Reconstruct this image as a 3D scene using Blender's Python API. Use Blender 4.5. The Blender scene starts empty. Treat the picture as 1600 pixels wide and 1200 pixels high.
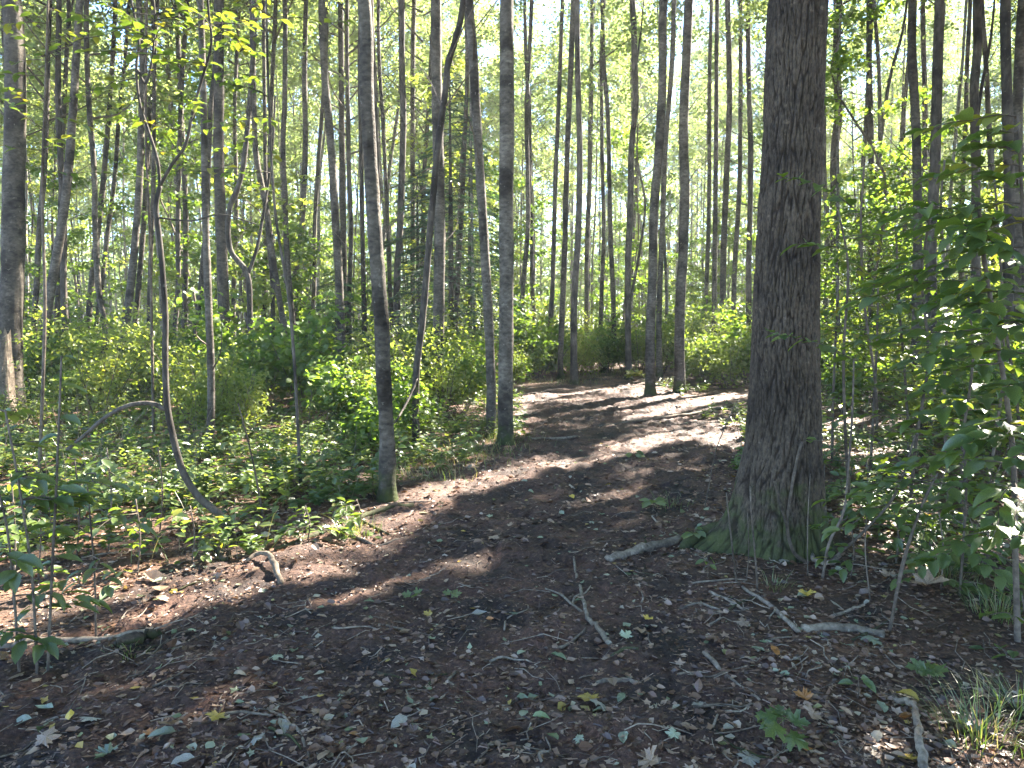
import bpy, math, random
import numpy as np
from mathutils import Vector, Matrix, Quaternion

# ------------------------------------------------------------------ camera, light
sc = bpy.context.scene
F = 1150.0; CX, CY = 800.0, 600.0; CAMZ = 1.55; PITCH = math.atan(100 / F)
cam = bpy.data.cameras.new('camera'); camo = bpy.data.objects.new('camera', cam)
sc.collection.objects.link(camo); sc.camera = camo
cam.sensor_width = 36; cam.lens = 36 * F / 1600; cam.clip_start = 0.05; cam.clip_end = 2000
camo.location = (0, 0, CAMZ); camo.rotation_euler = (math.pi / 2 - PITCH, 0, 0)

SUN_AZ, SUN_EL = math.radians(42), math.radians(38)
L = np.array([math.sin(SUN_AZ) * math.cos(SUN_EL), math.cos(SUN_AZ) * math.cos(SUN_EL), math.sin(SUN_EL)])
world = bpy.data.worlds.new('World'); sc.world = world; world.use_nodes = True
wn = world.node_tree.nodes; wl = world.node_tree.links
sky = wn.new('ShaderNodeTexSky'); sky.sky_type = 'NISHITA'; sky.sun_disc = False
sky.sun_elevation = SUN_EL; sky.sun_rotation = SUN_AZ
sky.air_density = 1.0; sky.dust_density = 0.0; sky.ozone_density = 5.0; sky.altitude = 1500
wl.new(sky.outputs[0], wn['Background'].inputs[0]); wn['Background'].inputs[1].default_value = 0.062
sun = bpy.data.lights.new('sun', 'SUN'); suno = bpy.data.objects.new('sun', sun)
sc.collection.objects.link(suno); sun.energy = 4.5; sun.angle = math.radians(0.5); sun.color = (1.0, 0.93, 0.82)
suno.rotation_euler = Vector(L).to_track_quat('Z', 'Y').to_euler(); suno.location = (20, 20, 40)
sc.view_settings.view_transform = 'Standard'; sc.view_settings.look = 'None'
sc.view_settings.exposure = 3.85; sc.view_settings.gamma = 1.0
sc.cycles.use_denoising = True
sc.cycles.max_bounces = 8; sc.cycles.diffuse_bounces = 4; sc.cycles.transmission_bounces = 6; sc.cycles.glossy_bounces = 2
sc.cycles.caustics_reflective = False; sc.cycles.caustics_refractive = False
sc.cycles.sample_clamp_indirect = 4.0

HAZE = .0012
# ------------------------------------------------------------------ helpers
rng = np.random.default_rng(7)
def hash2(i, j, s=0):
    h = (i.astype(np.int64) * 374761393 + j.astype(np.int64) * 668265263 + s * 982451653) & 0xffffffff
    h = ((h ^ (h >> 13)) * 1274126177) & 0xffffffff
    h = (h ^ (h >> 16)) & 0xffffffff
    return h / 4294967295.0
def vnoise(x, y, s=0):
    x = np.asarray(x, float); y = np.asarray(y, float)
    i = np.floor(x); j = np.floor(y); fx = x - i; fy = y - j
    fx = fx * fx * (3 - 2 * fx); fy = fy * fy * (3 - 2 * fy)
    i = i.astype(np.int64); j = j.astype(np.int64)
    a = hash2(i, j, s); b = hash2(i + 1, j, s); c = hash2(i, j + 1, s); d = hash2(i + 1, j + 1, s)
    return (a * (1 - fx) + b * fx) * (1 - fy) + (c * (1 - fx) + d * fx) * fy
def fbm(x, y, oct=4, s=0):
    t = 0; a = 0.5; n = 0
    for k in range(oct):
        t = t + a * vnoise(np.asarray(x) * 2 ** k + 17.3 * k, np.asarray(y) * 2 ** k - 9.1 * k, s + k); n += a; a *= 0.5
    return t / n
def g(x, y):
    x = np.asarray(x, float); y = np.asarray(y, float)
    near = np.clip((y - 12) / 30, 0, 1)
    z = 0.10 * (fbm(x * 0.35, y * 0.35, 2, 3) - 0.5) + near * 1.1 * (fbm(x * 0.06, y * 0.06, 2, 5) - 0.45)
    return z
YK = [-4, 2.5, 3.9, 4.95, 6.1, 9.4, 14.8, 17.8, 20.2, 22.5, 25]
XLK = [-3.2, -2.9, -2.5, -1.6, -1.07, 0.0, 0.15, 1.1, 2.5, 4.4, 8]
XRK = [1.2, 1.2, 1.15, 1.15, 1.9, 3.1, 3.4, 3.2, 3.7, 4.9, 8.6]
def xl(y): return np.interp(y, YK, XLK)
def xr(y): return np.interp(y, YK, XRK)
def on_path(x, y, m=0.0): return (x > xl(y) + m) & (x < xr(y) - m) & (y < 24)
cp, sp = math.cos(PITCH), math.sin(PITCH)
def ray(px, py):
    u = (px - CX) / F; v = (CY - py) / F
    return np.array([u, cp + v * sp, -sp + v * cp])
def at(px, py, Y):
    d = ray(px, py); return np.array([0, 0, CAMZ]) + d * (Y / d[1])
def gp(px, py):
    d = ray(px, py); z = 0.0
    for _ in range(8):
        p = np.array([0, 0, CAMZ]) + d * ((z - CAMZ) / d[2]); z = float(g(p[0], p[1]))
    p[2] = z; return p

col = sc.collection
def mesh(name, V, T, mat=None, rnd=None, smooth=False):
    V = np.ascontiguousarray(V, dtype=np.float32).reshape(-1, 3); T = np.ascontiguousarray(T, dtype=np.int32)
    k = T.shape[1]; m = bpy.data.meshes.new(name)
    m.vertices.add(len(V)); m.vertices.foreach_set('co', V.ravel())
    m.loops.add(T.size); m.loops.foreach_set('vertex_index', T.ravel())
    m.polygons.add(len(T)); m.polygons.foreach_set('loop_start', np.arange(0, T.size, k, dtype=np.int32))
    if smooth: m.polygons.foreach_set('use_smooth', np.ones(len(T), dtype=bool))
    else: m.polygons.foreach_set('use_smooth', np.zeros(len(T), dtype=bool))
    if rnd is not None:
        a = m.attributes.new('rnd', 'FLOAT', 'POINT'); a.data.foreach_set('value', np.ascontiguousarray(rnd, dtype=np.float32))
    if mat: m.materials.append(mat)
    m.update(calc_edges=True)
    return m
def ob(name, m, parent=None, loc=None, kind=None, label=None, cat=None, group=None, rot=None, scale=None):
    o = bpy.data.objects.new(name, m); col.objects.link(o)
    if parent: o.parent = parent
    if loc is not None: o.location = [float(c) for c in loc]
    if rot is not None: o.rotation_euler = rot
    if scale is not None: o.scale = scale if hasattr(scale, '__len__') else (scale,) * 3
    if kind: o['kind'] = kind
    if label: o['label'] = label
    if cat: o['category'] = cat
    if group: o['group'] = group
    return o
def nrm(a): return a / np.maximum(np.linalg.norm(a, axis=-1, keepdims=True), 1e-9)
def catmull(P, n):
    P = np.asarray(P, float); Q = np.vstack([2 * P[0] - P[1], P, 2 * P[-1] - P[-2]]); out = []
    for i in range(1, len(Q) - 2):
        t = np.linspace(0, 1, n, endpoint=False)[:, None]
        a, b, c, d = Q[i - 1], Q[i], Q[i + 1], Q[i + 2]
        out.append(0.5 * ((2 * b) + (-a + c) * t + (2 * a - 5 * b + 4 * c - d) * t ** 2 + (-a + 3 * b - 3 * c + d) * t ** 3))
    out.append(P[-1:]); return np.vstack(out)
def tube(P, R, n=8, rough=0.0, seed=0, cap=True):
    """quads round a polyline; returns V, Q"""
    P = np.asarray(P, float); R = np.asarray(R, float) * np.ones(len(P))
    T = nrm(np.gradient(P, axis=0)); ref = np.array([0.31, 0.95, 0.05])
    A = nrm(np.cross(T, ref)); B = np.cross(T, A)
    th = np.arange(n) / n * 2 * math.pi
    rr = R[:, None] * np.ones(n)
    if rough: rr = rr * (1 + rough * (vnoise(np.arange(len(P))[:, None] * 0.9 + seed, np.arange(n)[None] * 1.1 + seed * 3.3, seed) - 0.5) * 2)
    V = P[:, None] + rr[..., None] * (np.cos(th)[None, :, None] * A[:, None] + np.sin(th)[None, :, None] * B[:, None])
    i = np.arange(len(P) - 1)[:, None] * n; j = np.arange(n)[None]; j2 = (j + 1) % n
    Q = np.stack([i + j, i + j2, i + n + j2, i + n + j], -1).reshape(-1, 4)
    V = V.reshape(-1, 3)
    if cap:
        c0 = len(V); V = np.vstack([V, P[-1:], P[:1]]); b = (len(P) - 1) * n
        jj = np.arange(n)
        c1 = np.stack([b + jj, b + (jj + 1) % n, np.full(n, c0), np.full(n, c0)], -1)
        c2 = np.stack([(jj + 1) % n, jj, np.full(n, c0 + 1), np.full(n, c0 + 1)], -1)
        return V, Q, np.vstack([c1[:, :3], c2[:, :3]])
    return V, Q, np.zeros((0, 3), int)
class MB:
    """collects tubes / leaf soups as triangles"""
    def __init__(s): s.V = []; s.T = []; s.R = []; s.n = 0
    def add(s, V, T, r=None):
        V = np.asarray(V, float).reshape(-1, 3); T = np.asarray(T)
        if T.shape[1] == 4: T = np.vstack([T[:, [0, 1, 2]], T[:, [0, 2, 3]]])
        s.V.append(V); s.T.append(T + s.n)
        s.R.append(np.full(len(V), rng.random() if r is None else r) if np.ndim(r) == 0 else np.asarray(r)); s.n += len(V)
        return s
    def tube(s, P, R, n=6, rough=0.0, seed=0, r=None):
        V, Q, C = tube(P, R, n, rough, seed)
        T = np.vstack([Q[:, [0, 1, 2]], Q[:, [0, 2, 3]], C]) if len(C) else Q
        return s.add(V, T, r)
    def mesh(s, name, mat, smooth=False):
        return mesh(name, np.vstack(s.V), np.vstack(s.T), mat, np.concatenate(s.R), smooth)
def scatter(tV, tT, P, D, N, Ln, W, r=None):
    """leaf templates: x along D, y across, z along N"""
    P = np.asarray(P, float); D = nrm(np.asarray(D, float)); N = np.asarray(N, float)
    N = nrm(N - (N * D).sum(-1, keepdims=True) * D); S = np.cross(N, D)
    n = len(P); Ln = np.broadcast_to(Ln, (n,)); W = np.broadcast_to(W, (n,))
    V = (P[:, None] + D[:, None] * (tV[None, :, 0:1] * Ln[:, None, None]) + S[:, None] * (tV[None, :, 1:2] * W[:, None, None])
         + N[:, None] * (tV[None, :, 2:3] * Ln[:, None, None]))
    T = (tT[None] + (np.arange(n) * len(tV))[:, None, None]).reshape(-1, tT.shape[1])
    if r is None: r = rng.random(n)
    return V.reshape(-1, 3), T, np.repeat(r, len(tV))

# leaf templates
DIA = (np.array([[0, 0, 0], [.45, .5, .06], [1, 0, -.05], [.45, -.5, .06]], float), np.array([[0, 3, 2], [0, 2, 1]]))
HEXL = (np.array([[0, 0, 0], [.3, .46, .07], [.7, .40, .05], [1, 0, -.10], [.7, -.40, .05], [.3, -.46, .07], [.5, 0, .0]], float),
        np.array([[0, 6, 1], [1, 6, 2], [2, 6, 3], [3, 6, 4], [4, 6, 5], [5, 6, 0]]))
def ovate(nseg=7, droop=.22, fold=.10, tooth=.06, seed=0):
    r = np.random.default_rng(seed); xs = np.linspace(0, 1, nseg + 1)
    w = 0.5 * np.sin(np.pi * xs ** 0.8) ** 0.8; V = []; T = []
    for i, x in enumerate(xs):
        z = -droop * x * x; V.append([x, 0, z])
        tt = (1 + tooth * (1 if i % 2 else -1)) if 0 < i < nseg else 1
        V.append([x + .04, w[i] * tt, z + fold * w[i] * 2 * (.6 + .8 * r.random())]); V.append([x + .04, -w[i] * tt, z + fold * w[i] * 2 * (.6 + .8 * r.random())])
    V[1] = [0.0, .004, 0]; V[2] = [0.0, -.004, 0]; V[-2] = [1.0, .004, -droop]; V[-1] = [1.0, -.004, -droop]
    for i in range(nseg):
        a = 3 * i; b = a + 3
        T += [[a, b, b + 1], [a, b + 1, a + 1], [a, a + 2, b + 2], [a, b + 2, b]]
    # petiole
    k = len(V); V += [[-.22, .012, .03], [-.22, -.012, .03], [0, .012, 0], [0, -.012, 0]]; T += [[k, k + 1, k + 3], [k, k + 3, k + 2]]
    return np.array(V, float), np.array(T)
OV = [ovate(7, d, f, t, s) for d, f, t, s in ((.15, .10, .05, 1), (.3, .05, .08, 2), (.05, .16, .05, 3), (.4, .12, .06, 4))]
def maple(seed=0, curl=.12):
    r = np.random.default_rng(seed)
    out = [(0, 0), (-.05, .18), (-.16, .34), (.02, .32), (.06, .50), (.20, .36), (.34, .62), (.40, .56), (.56, .66), (.50, .34), (.50, .22), (.68, .26), (.76, .34), (.80, .16), (1.0, 0)]
    out = out + [(x, -y) for x, y in out[-2:0:-1]]
    V = [[x + .03 * (r.random() - .5), y * .95 + .03 * (r.random() - .5), curl * (abs(y) * 1.2 + (x - .35) ** 2) * (.5 + r.random())] for x, y in out]
    n = len(V); V.append([.33, 0, 0]); c = n
    T = [[i, c, (i + 1) % n] for i in range(n)]; T = [[a, cc, b][::-1] for a, cc, b in T]
    k = len(V); V += [[-.55, .012, .06], [-.55, -.012, .06], [0, .012, 0], [0, -.012, 0]]; T += [[k, k + 1, k + 3], [k, k + 3, k + 2]]
    return np.array(V, float), np.array(T)
MP = [maple(i, c) for i, c in enumerate((.15, .35, -.2))]
def curled(seed=0, curl=.5):
    r = np.random.default_rng(seed); xs = [0, .22 + .15 * r.random(), .62, 1.0]; w = [.02, .40 + .08 * r.random(), .22 + .2 * r.random(), .0]; V = []; T = []
    tw = (r.random() - .5) * .6
    for i, x in enumerate(xs):
        z = curl * .5 * (x - .5) ** 2 * 2
        V += [[x, w[i], z + curl * w[i] * (1 + tw * x)], [x, 0, z], [x, -w[i], z + curl * w[i] * (1 - tw * x) * r.random()]]
    for i in range(3):
        a = 3 * i; b = a + 3
        T += [[a, a + 1, b + 1], [a, b + 1, b], [a + 1, a + 2, b + 2], [a + 1, b + 2, b + 1]]
    return np.array(V, float), np.array(T)
def star(seed=0):
    r = np.random.default_rng(seed); V = [[.1, 0, .02]]; T = []
    for i in range(10):
        a = i / 10 * 6.283; q = (.58 if i % 2 == 0 else .30) * (.8 + .4 * r.random()); V.append([.1 + q * math.cos(a), q * math.sin(a), .25 * q * r.random()])
    return np.array(V, float), np.array([[0, 1 + i, 1 + (i + 1) % 10] for i in range(10)])
CU = [curled(i, c) for i, c in enumerate((.15, .35, .6, .9, -.25, .25))]

# ------------------------------------------------------------------ materials
def new_mat(name):
    m = bpy.data.materials.new(name); m.use_nodes = True; nt = m.node_tree
    for n in list(nt.nodes): nt.nodes.remove(n)
    return m, nt
def N(nt, t, **k):
    n = nt.nodes.new(t)
    for a, b in k.items():
        if a.startswith('i_'): n.inputs[int(a[2:])].default_value = b
        else: setattr(n, a, b)
    return n
def ramp(nt, stops, fac=None, interp='LINEAR'):
    r = nt.nodes.new('ShaderNodeValToRGB'); e = r.color_ramp; e.interpolation = interp
    while len(e.elements) > 1: e.elements.remove(e.elements[-1])
    e.elements[0].position = stops[0][0]; e.elements[0].color = (*stops[0][1], 1)
    for p, c in stops[1:]:
        x = e.elements.new(p); x.color = (*c, 1)
    if fac is not None: nt.links.new(fac, r.inputs[0])
    return r
def leaf_mat(name, stops, trans=0.5, tint=(1.9, 2.0, .9), gloss=0.06, rough=0.4, objvar=0.25, grain=0):
    m, nt = new_mat(name); K = nt.links.new
    at_ = N(nt, 'ShaderNodeAttribute', attribute_name='rnd'); oi = N(nt, 'ShaderNodeObjectInfo')
    mx = N(nt, 'ShaderNodeMath', operation='MULTIPLY_ADD'); K(oi.outputs['Random'], mx.inputs[0]); mx.inputs[1].default_value = objvar
    mm = N(nt, 'ShaderNodeMath', operation='MULTIPLY'); K(at_.outputs['Fac'], mm.inputs[0]); mm.inputs[1].default_value = 1 - objvar; K(mm.outputs[0], mx.inputs[2])
    c = ramp(nt, stops, mx.outputs[0])
    src = c.outputs[0]
    if grain:
        tc = N(nt, 'ShaderNodeTexCoord'); no = N(nt, 'ShaderNodeTexNoise'); no.inputs['Scale'].default_value = grain; no.inputs['Detail'].default_value = 4
        K(tc.outputs['Object'], no.inputs['Vector'])
        r2 = ramp(nt, [(0.3, (.5, .5, .5)), (.7, (1.3, 1.3, 1.3))], no.outputs['Fac'])
        mu = N(nt, 'ShaderNodeMixRGB', blend_type='MULTIPLY'); mu.inputs[0].default_value = 1; K(src, mu.inputs[1]); K(r2.outputs[0], mu.inputs[2]); src = mu.outputs[0]
    d = N(nt, 'ShaderNodeBsdfDiffuse'); K(src, d.inputs[0])
    out = N(nt, 'ShaderNodeOutputMaterial'); cur = d.outputs[0]
    if trans > 0:
        t = N(nt, 'ShaderNodeBsdfTranslucent'); tm = N(nt, 'ShaderNodeMixRGB', blend_type='MULTIPLY'); tm.inputs[0].default_value = 1
        K(src, tm.inputs[1]); tm.inputs[2].default_value = (*tint, 1); K(tm.outputs[0], t.inputs[0])
        ms = N(nt, 'ShaderNodeMixShader'); ms.inputs[0].default_value = trans; K(cur, ms.inputs[1]); K(t.outputs[0], ms.inputs[2]); cur = ms.outputs[0]
    if gloss > 0:
        gl = N(nt, 'ShaderNodeBsdfGlossy'); gl.inputs['Roughness'].default_value = rough; gl.inputs[0].default_value = (1, 1, 1, 1)
        ms = N(nt, 'ShaderNodeMixShader'); ms.inputs[0].default_value = gloss; K(cur, ms.inputs[1]); K(gl.outputs[0], ms.inputs[2]); cur = ms.outputs[0]
    K(cur, out.inputs[0]); return m
GREEN = [(0, (.05, .09, .02)), (.35, (.075, .125, .026)), (.7, (.105, .16, .032)), (.93, (.17, .20, .035)), (.97, (.28, .22, .03)), (1, (.30, .16, .04))]
M_crown = leaf_mat('canopy leaf', [(0, (.08, .115, .042)), (.4, (.12, .155, .058)), (.8, (.165, .195, .072)), (.95, (.24, .23, .08)), (1, (.32, .22, .07))], .62, (2.3, 2.3, 1.5), .05, .5, .35)
M_shrub = leaf_mat('shrub leaf', GREEN, .52, (2.1, 2.1, .8), .03, .5, .3)
M_shrub2 = leaf_mat('pale shrub leaf', [(0, (.09, .125, .035)), (.5, (.14, .18, .045)), (.9, (.22, .24, .05)), (1, (.34, .26, .05))], .52, (1.9, 1.9, .8), .03, .5, .3)
M_near = leaf_mat('broad leaf', [(0, (.06, .105, .028)), (.5, (.09, .14, .033)), (.85, (.14, .185, .037)), (1, (.24, .23, .04))], .5, (2.1, 2.0, .7), .07, .38, .6, 30)
M_yel = leaf_mat('yellowing leaf', [(0, (.11, .15, .02)), (.6, (.22, .23, .03)), (1, (.34, .25, .03))], .5, (1.4, 1.3, .8), .05, .4, .5)
M_herb = leaf_mat('herb leaf', [(0, (.05, .085, .026)), (.5, (.085, .13, .038)), (.85, (.14, .17, .05)), (.93, (.22, .18, .05)), (1, (.20, .11, .05))], .4, (1.9, 1.9, .8), .05, .4, .1)
M_con = leaf_mat('needles', [(0, (.018, .040, .022)), (.6, (.03, .065, .032)), (1, (.05, .09, .04))], .25, (1.5, 1.7, 1), .05, .5, .2)
M_grass = leaf_mat('grass blade', [(0, (.06, .10, .02)), (.55, (.12, .17, .04)), (.8, (.25, .20, .10)), (1, (.34, .27, .17))], .4, (1.6, 1.7, .8), .07, .35, .1)
LIT = [(0, (.045, .024, .015)), (.3, (.10, .053, .032)), (.55, (.165, .092, .056)), (.75, (.25, .155, .10)), (.9, (.37, .27, .19)), (.94, (.27, .28, .18)), (.97, (.13, .17, .08)), (1, (.42, .28, .06))]
M_lit = leaf_mat('dead leaf', LIT, .15, (1.2, 1.0, .7), .05, .45, .0)
def fl(name, c, tr=.15, gl=.06):
    c = np.array(c); return leaf_mat(name, [(0, tuple(c * .65)), (.5, tuple(c)), (1, tuple(np.minimum(c * 1.35, .8)))], tr, (1.2, 1.1, .8), gl, .4, 1.0, 35)
M_fl = dict(yellow=fl('yellow fallen leaf', (.48, .33, .05)), orange=fl('orange fallen leaf', (.36, .15, .035)), brown=fl('brown fallen leaf', (.13, .07, .042)),
            tan=fl('tan fallen leaf', (.30, .20, .125)), grey=fl('pale grey fallen leaf', (.30, .27, .21), .1, .06), green=fl('green fallen leaf', (.11, .155, .06), .1, .1), mint=fl('pale green fallen leaf', (.25, .28, .17), .1, .1))
def bark_mat(name, dark, light, vscale=(6, 6, 30), moss=0.5, mossh=.5, bump=.5, patch=1.0, dist=.01, mossall=0):
    m, nt = new_mat(name); K = nt.links.new
    tc = N(nt, 'ShaderNodeTexCoord'); mp = N(nt, 'ShaderNodeMapping'); mp.inputs['Scale'].default_value = vscale; K(tc.outputs['Object'], mp.inputs[0])
    oi = N(nt, 'ShaderNodeObjectInfo')
    n1 = N(nt, 'ShaderNodeTexNoise', noise_dimensions='4D'); n1.inputs['Scale'].default_value = 1; n1.inputs['Detail'].default_value = 6; n1.inputs['Roughness'].default_value = .65
    K(mp.outputs[0], n1.inputs['Vector']); mw = N(nt, 'ShaderNodeMath', operation='MULTIPLY'); mw.inputs[1].default_value = 50; K(oi.outputs['Random'], mw.inputs[0]); K(mw.outputs[0], n1.inputs['W'])
    c1 = ramp(nt, [(.3, dark), (.5, tuple((np.array(dark) + np.array(light)) / 2)), (.68, light)], n1.outputs['Fac'])
    n2 = N(nt, 'ShaderNodeTexNoise', noise_dimensions='4D'); n2.inputs['Scale'].default_value = 3; n2.inputs['Detail'].default_value = 3; K(tc.outputs['Object'], n2.inputs['Vector']); K(mw.outputs[0], n2.inputs['W'])
    c2 = ramp(nt, [(.36, (.36, .33, .30)), (.48, (.9, .88, .84)), (.7, (1.5, 1.48, 1.42))], n2.outputs['Fac'])
    mu = N(nt, 'ShaderNodeMixRGB', blend_type='MULTIPLY'); mu.inputs[0].default_value = patch; K(c1.outputs[0], mu.inputs[1]); K(c2.outputs[0], mu.inputs[2])
    n4 = N(nt, 'ShaderNodeTexNoise', noise_dimensions='4D'); n4.inputs['Scale'].default_value = 22; n4.inputs['Detail'].default_value = 3; K(tc.outputs['Object'], n4.inputs['Vector']); K(mw.outputs[0], n4.inputs['W'])
    lk = N(nt, 'ShaderNodeMapRange'); lk.inputs[1].default_value = .64; lk.inputs[2].default_value = .70; lk.inputs[3].default_value = 0; lk.inputs[4].default_value = .6; K(n4.outputs['Fac'], lk.inputs[0])
    ml = N(nt, 'ShaderNodeMixRGB'); K(lk.outputs[0], ml.inputs[0]); K(mu.outputs[0], ml.inputs[1]); ml.inputs[2].default_value = tuple(np.minimum(np.array(light) * 1.6, .5)) + (1,); mu = ml
    # whole-tree tone
    tn = ramp(nt, [(0, (.7, .68, .64)), (1, (1.3, 1.3, 1.3))], oi.outputs['Random']); mu2 = N(nt, 'ShaderNodeMixRGB', blend_type='MULTIPLY'); mu2.inputs[0].default_value = .8; K(mu.outputs[0], mu2.inputs[1]); K(tn.outputs[0], mu2.inputs[2])
    # moss near the foot
    sx = N(nt, 'ShaderNodeSeparateXYZ'); K(tc.outputs['Object'], sx.inputs[0])
    n3 = N(nt, 'ShaderNodeTexNoise'); n3.inputs['Scale'].default_value = 9; n3.inputs['Detail'].default_value = 5; K(tc.outputs['Object'], n3.inputs['Vector'])
    mr = N(nt, 'ShaderNodeMapRange'); mr.inputs[1].default_value = 0; mr.inputs[2].default_value = mossh; mr.inputs[3].default_value = .75; mr.inputs[4].default_value = mossall; K(sx.outputs[2], mr.inputs[0])
    ad = N(nt, 'ShaderNodeMath', operation='ADD'); K(mr.outputs[0], ad.inputs[0]); K(n3.outputs['Fac'], ad.inputs[1])
    mk = N(nt, 'ShaderNodeMapRange'); mk.inputs[1].default_value = .85; mk.inputs[2].default_value = 1.1; mk.inputs[3].default_value = 0; mk.inputs[4].default_value = moss; K(ad.outputs[0], mk.inputs[0])
    mc = ramp(nt, [(.3, (.020, .026, .008)), (.7, (.062, .078, .018))], n3.outputs['Fac'])
    mx = N(nt, 'ShaderNodeMixRGB'); K(mk.outputs[0], mx.inputs[0]); K(mu2.outputs[0], mx.inputs[1]); K(mc.outputs[0], mx.inputs[2])
    bs = N(nt, 'ShaderNodeBsdfPrincipled'); K(mx.outputs[0], bs.inputs['Base Color']); bs.inputs['Roughness'].default_value = .85
    bs.inputs['Specular IOR Level'].default_value = .25
    bu = N(nt, 'ShaderNodeBump'); bu.inputs['Strength'].default_value = bump; bu.inputs['Distance'].default_value = dist; K(n1.outputs['Fac'], bu.inputs['Height']); K(bu.outputs[0], bs.inputs['Normal'])
    out = N(nt, 'ShaderNodeOutputMaterial'); K(bs.outputs[0], out.inputs[0]); return m
M_pop = bark_mat('poplar bark', (.026, .021, .017), (.135, .117, .094), (15, 15, 26), .9, .55, 1, 1.0, .018)
M_popd = bark_mat('dark bark', (.025, .020, .016), (.11, .095, .08), (22, 22, 7), .5, .4, .8, 1.0, .01)
M_big = bark_mat('ridged bark', (.026, .019, .013), (.125, .094, .068), (70, 70, 30), .7, .7, 1, .5, .008, .07)
M_twig = bark_mat('twig bark', (.05, .038, .028), (.17, .135, .105), (30, 30, 30), 0, .1, .3, .6, .003)
M_dead = bark_mat('dead wood', (.07, .052, .04), (.30, .245, .19), (35, 35, 35), .0, .1, .6, .8, .004)
M_pale = bark_mat('bare pale wood', (.10, .078, .058), (.36, .30, .235), (40, 40, 40), .0, .1, .5, .6, .003)
M_dwood = bark_mat('dark fallen wood', (.025, .018, .013), (.10, .075, .055), (30, 30, 30), .6, .05, .7, .8, .006)
M_popf = bark_mat('pale poplar bark', (.045, .040, .034), (.27, .25, .22), (12, 12, 24), .5, .4, .8, .8, .016)
def soil_mat(name, a, b, c, sc1=2.2, bump=.9, redpatch=True):
    m, nt = new_mat(name); K = nt.links.new; tc = N(nt, 'ShaderNodeTexCoord')
    n1 = N(nt, 'ShaderNodeTexNoise'); n1.inputs['Scale'].default_value = 45; n1.inputs['Detail'].default_value = 8; n1.inputs['Roughness'].default_value = .7; K(tc.outputs['Object'], n1.inputs['Vector'])
    n2 = N(nt, 'ShaderNodeTexNoise'); n2.inputs['Scale'].default_value = sc1; n2.inputs['Detail'].default_value = 5; K(tc.outputs['Object'], n2.inputs['Vector'])
    c1 = ramp(nt, [(.32, a), (.55, b), (.75, c)], n1.outputs['Fac'])
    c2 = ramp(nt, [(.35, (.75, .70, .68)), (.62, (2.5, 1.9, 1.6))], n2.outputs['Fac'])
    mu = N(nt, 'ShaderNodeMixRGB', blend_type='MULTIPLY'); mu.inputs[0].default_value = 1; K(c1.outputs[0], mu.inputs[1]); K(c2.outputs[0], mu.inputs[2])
    bs = N(nt, 'ShaderNodeBsdfPrincipled'); K(mu.outputs[0], bs.inputs['Base Color']); bs.inputs['Roughness'].default_value = .8; bs.inputs['Specular IOR Level'].default_value = .35
    bu = N(nt, 'ShaderNodeBump'); bu.inputs['Strength'].default_value = bump; bu.inputs['Distance'].default_value = .02; K(n1.outputs['Fac'], bu.inputs['Height']); K(bu.outputs[0], bs.inputs['Normal'])
    out = N(nt, 'ShaderNodeOutputMaterial'); K(bs.outputs[0], out.inputs[0]); return m
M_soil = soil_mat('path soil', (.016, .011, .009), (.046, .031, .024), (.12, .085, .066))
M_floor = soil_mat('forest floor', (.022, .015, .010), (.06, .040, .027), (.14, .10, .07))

# ------------------------------------------------------------------ light shafts: gaps cut into the crowns to place the sun streaks
def lightness(x, y):
    """0 = closed canopy above, 1 = gap; x,y are where a leaf's shadow lands"""
    u = x * math.cos(SUN_AZ) - y * math.sin(SUN_AZ); v = x * math.sin(SUN_AZ) + y * math.cos(SUN_AZ)
    n = fbm(u * 1.1, v * 0.30, 2, 31); n2 = fbm(u * 2.6, v * 0.8, 2, 37)
    band = np.exp(-((u + np.interp(v, [0, 1.2, 2.6, 4.5], [4.75, 4.6, 4.1, 4.95]) + .3 * (n - .5)) / np.interp(v, [1, 3, 9, 12], [.75, .42, .42, .3])) ** 4)
    band2 = np.exp(-((u + 3.45) / .16) ** 4) * (v > 2.2) * (v < 6)
    inp = (x > xl(y) + .2) & (x < xr(y)) & (y < 20)
    left = np.clip((-u - 5.3) / .4, 0, 1) * np.where(inp, np.clip((n2 - .72) * 9, 0, 1) + np.exp(-((u + 9.2 + .8 * (n - .5)) / .35) ** 4), np.clip((n2 - .41) * 9, 0, 1))
    far = ~inp * np.clip((y - 15) / 3, 0, 1) * np.clip((n2 - .45) * 8, 0, 1)
    right = np.clip((x - 2.2) / .3, 0, 1) * np.clip((n2 - .43) * 10, 0, 1)
    corner = np.exp(-(((x - 1.75) / .5) ** 2 + ((y - 2.55) / .28) ** 2) ** 2) * 1.1
    return np.clip(np.maximum.reduce([band * (n2 > .22), band2 * (n2 > .45), left, far, right, corner]), 0, 1)
def shafts(P, Lim=0.5):
    """mask of the leaves that stay"""
    h = P[:, 2]; s = P[:, :2] - L[None, :2] * (h / L[2])[:, None]
    li = lightness(s[:, 0], s[:, 1]); nearzone = (s[:, 1] < 19) & (s[:, 1] > -3) & (np.abs(s[:, 0]) < 15)
    return ~((li > Lim) & nearzone & (h > 2.6))

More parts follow.
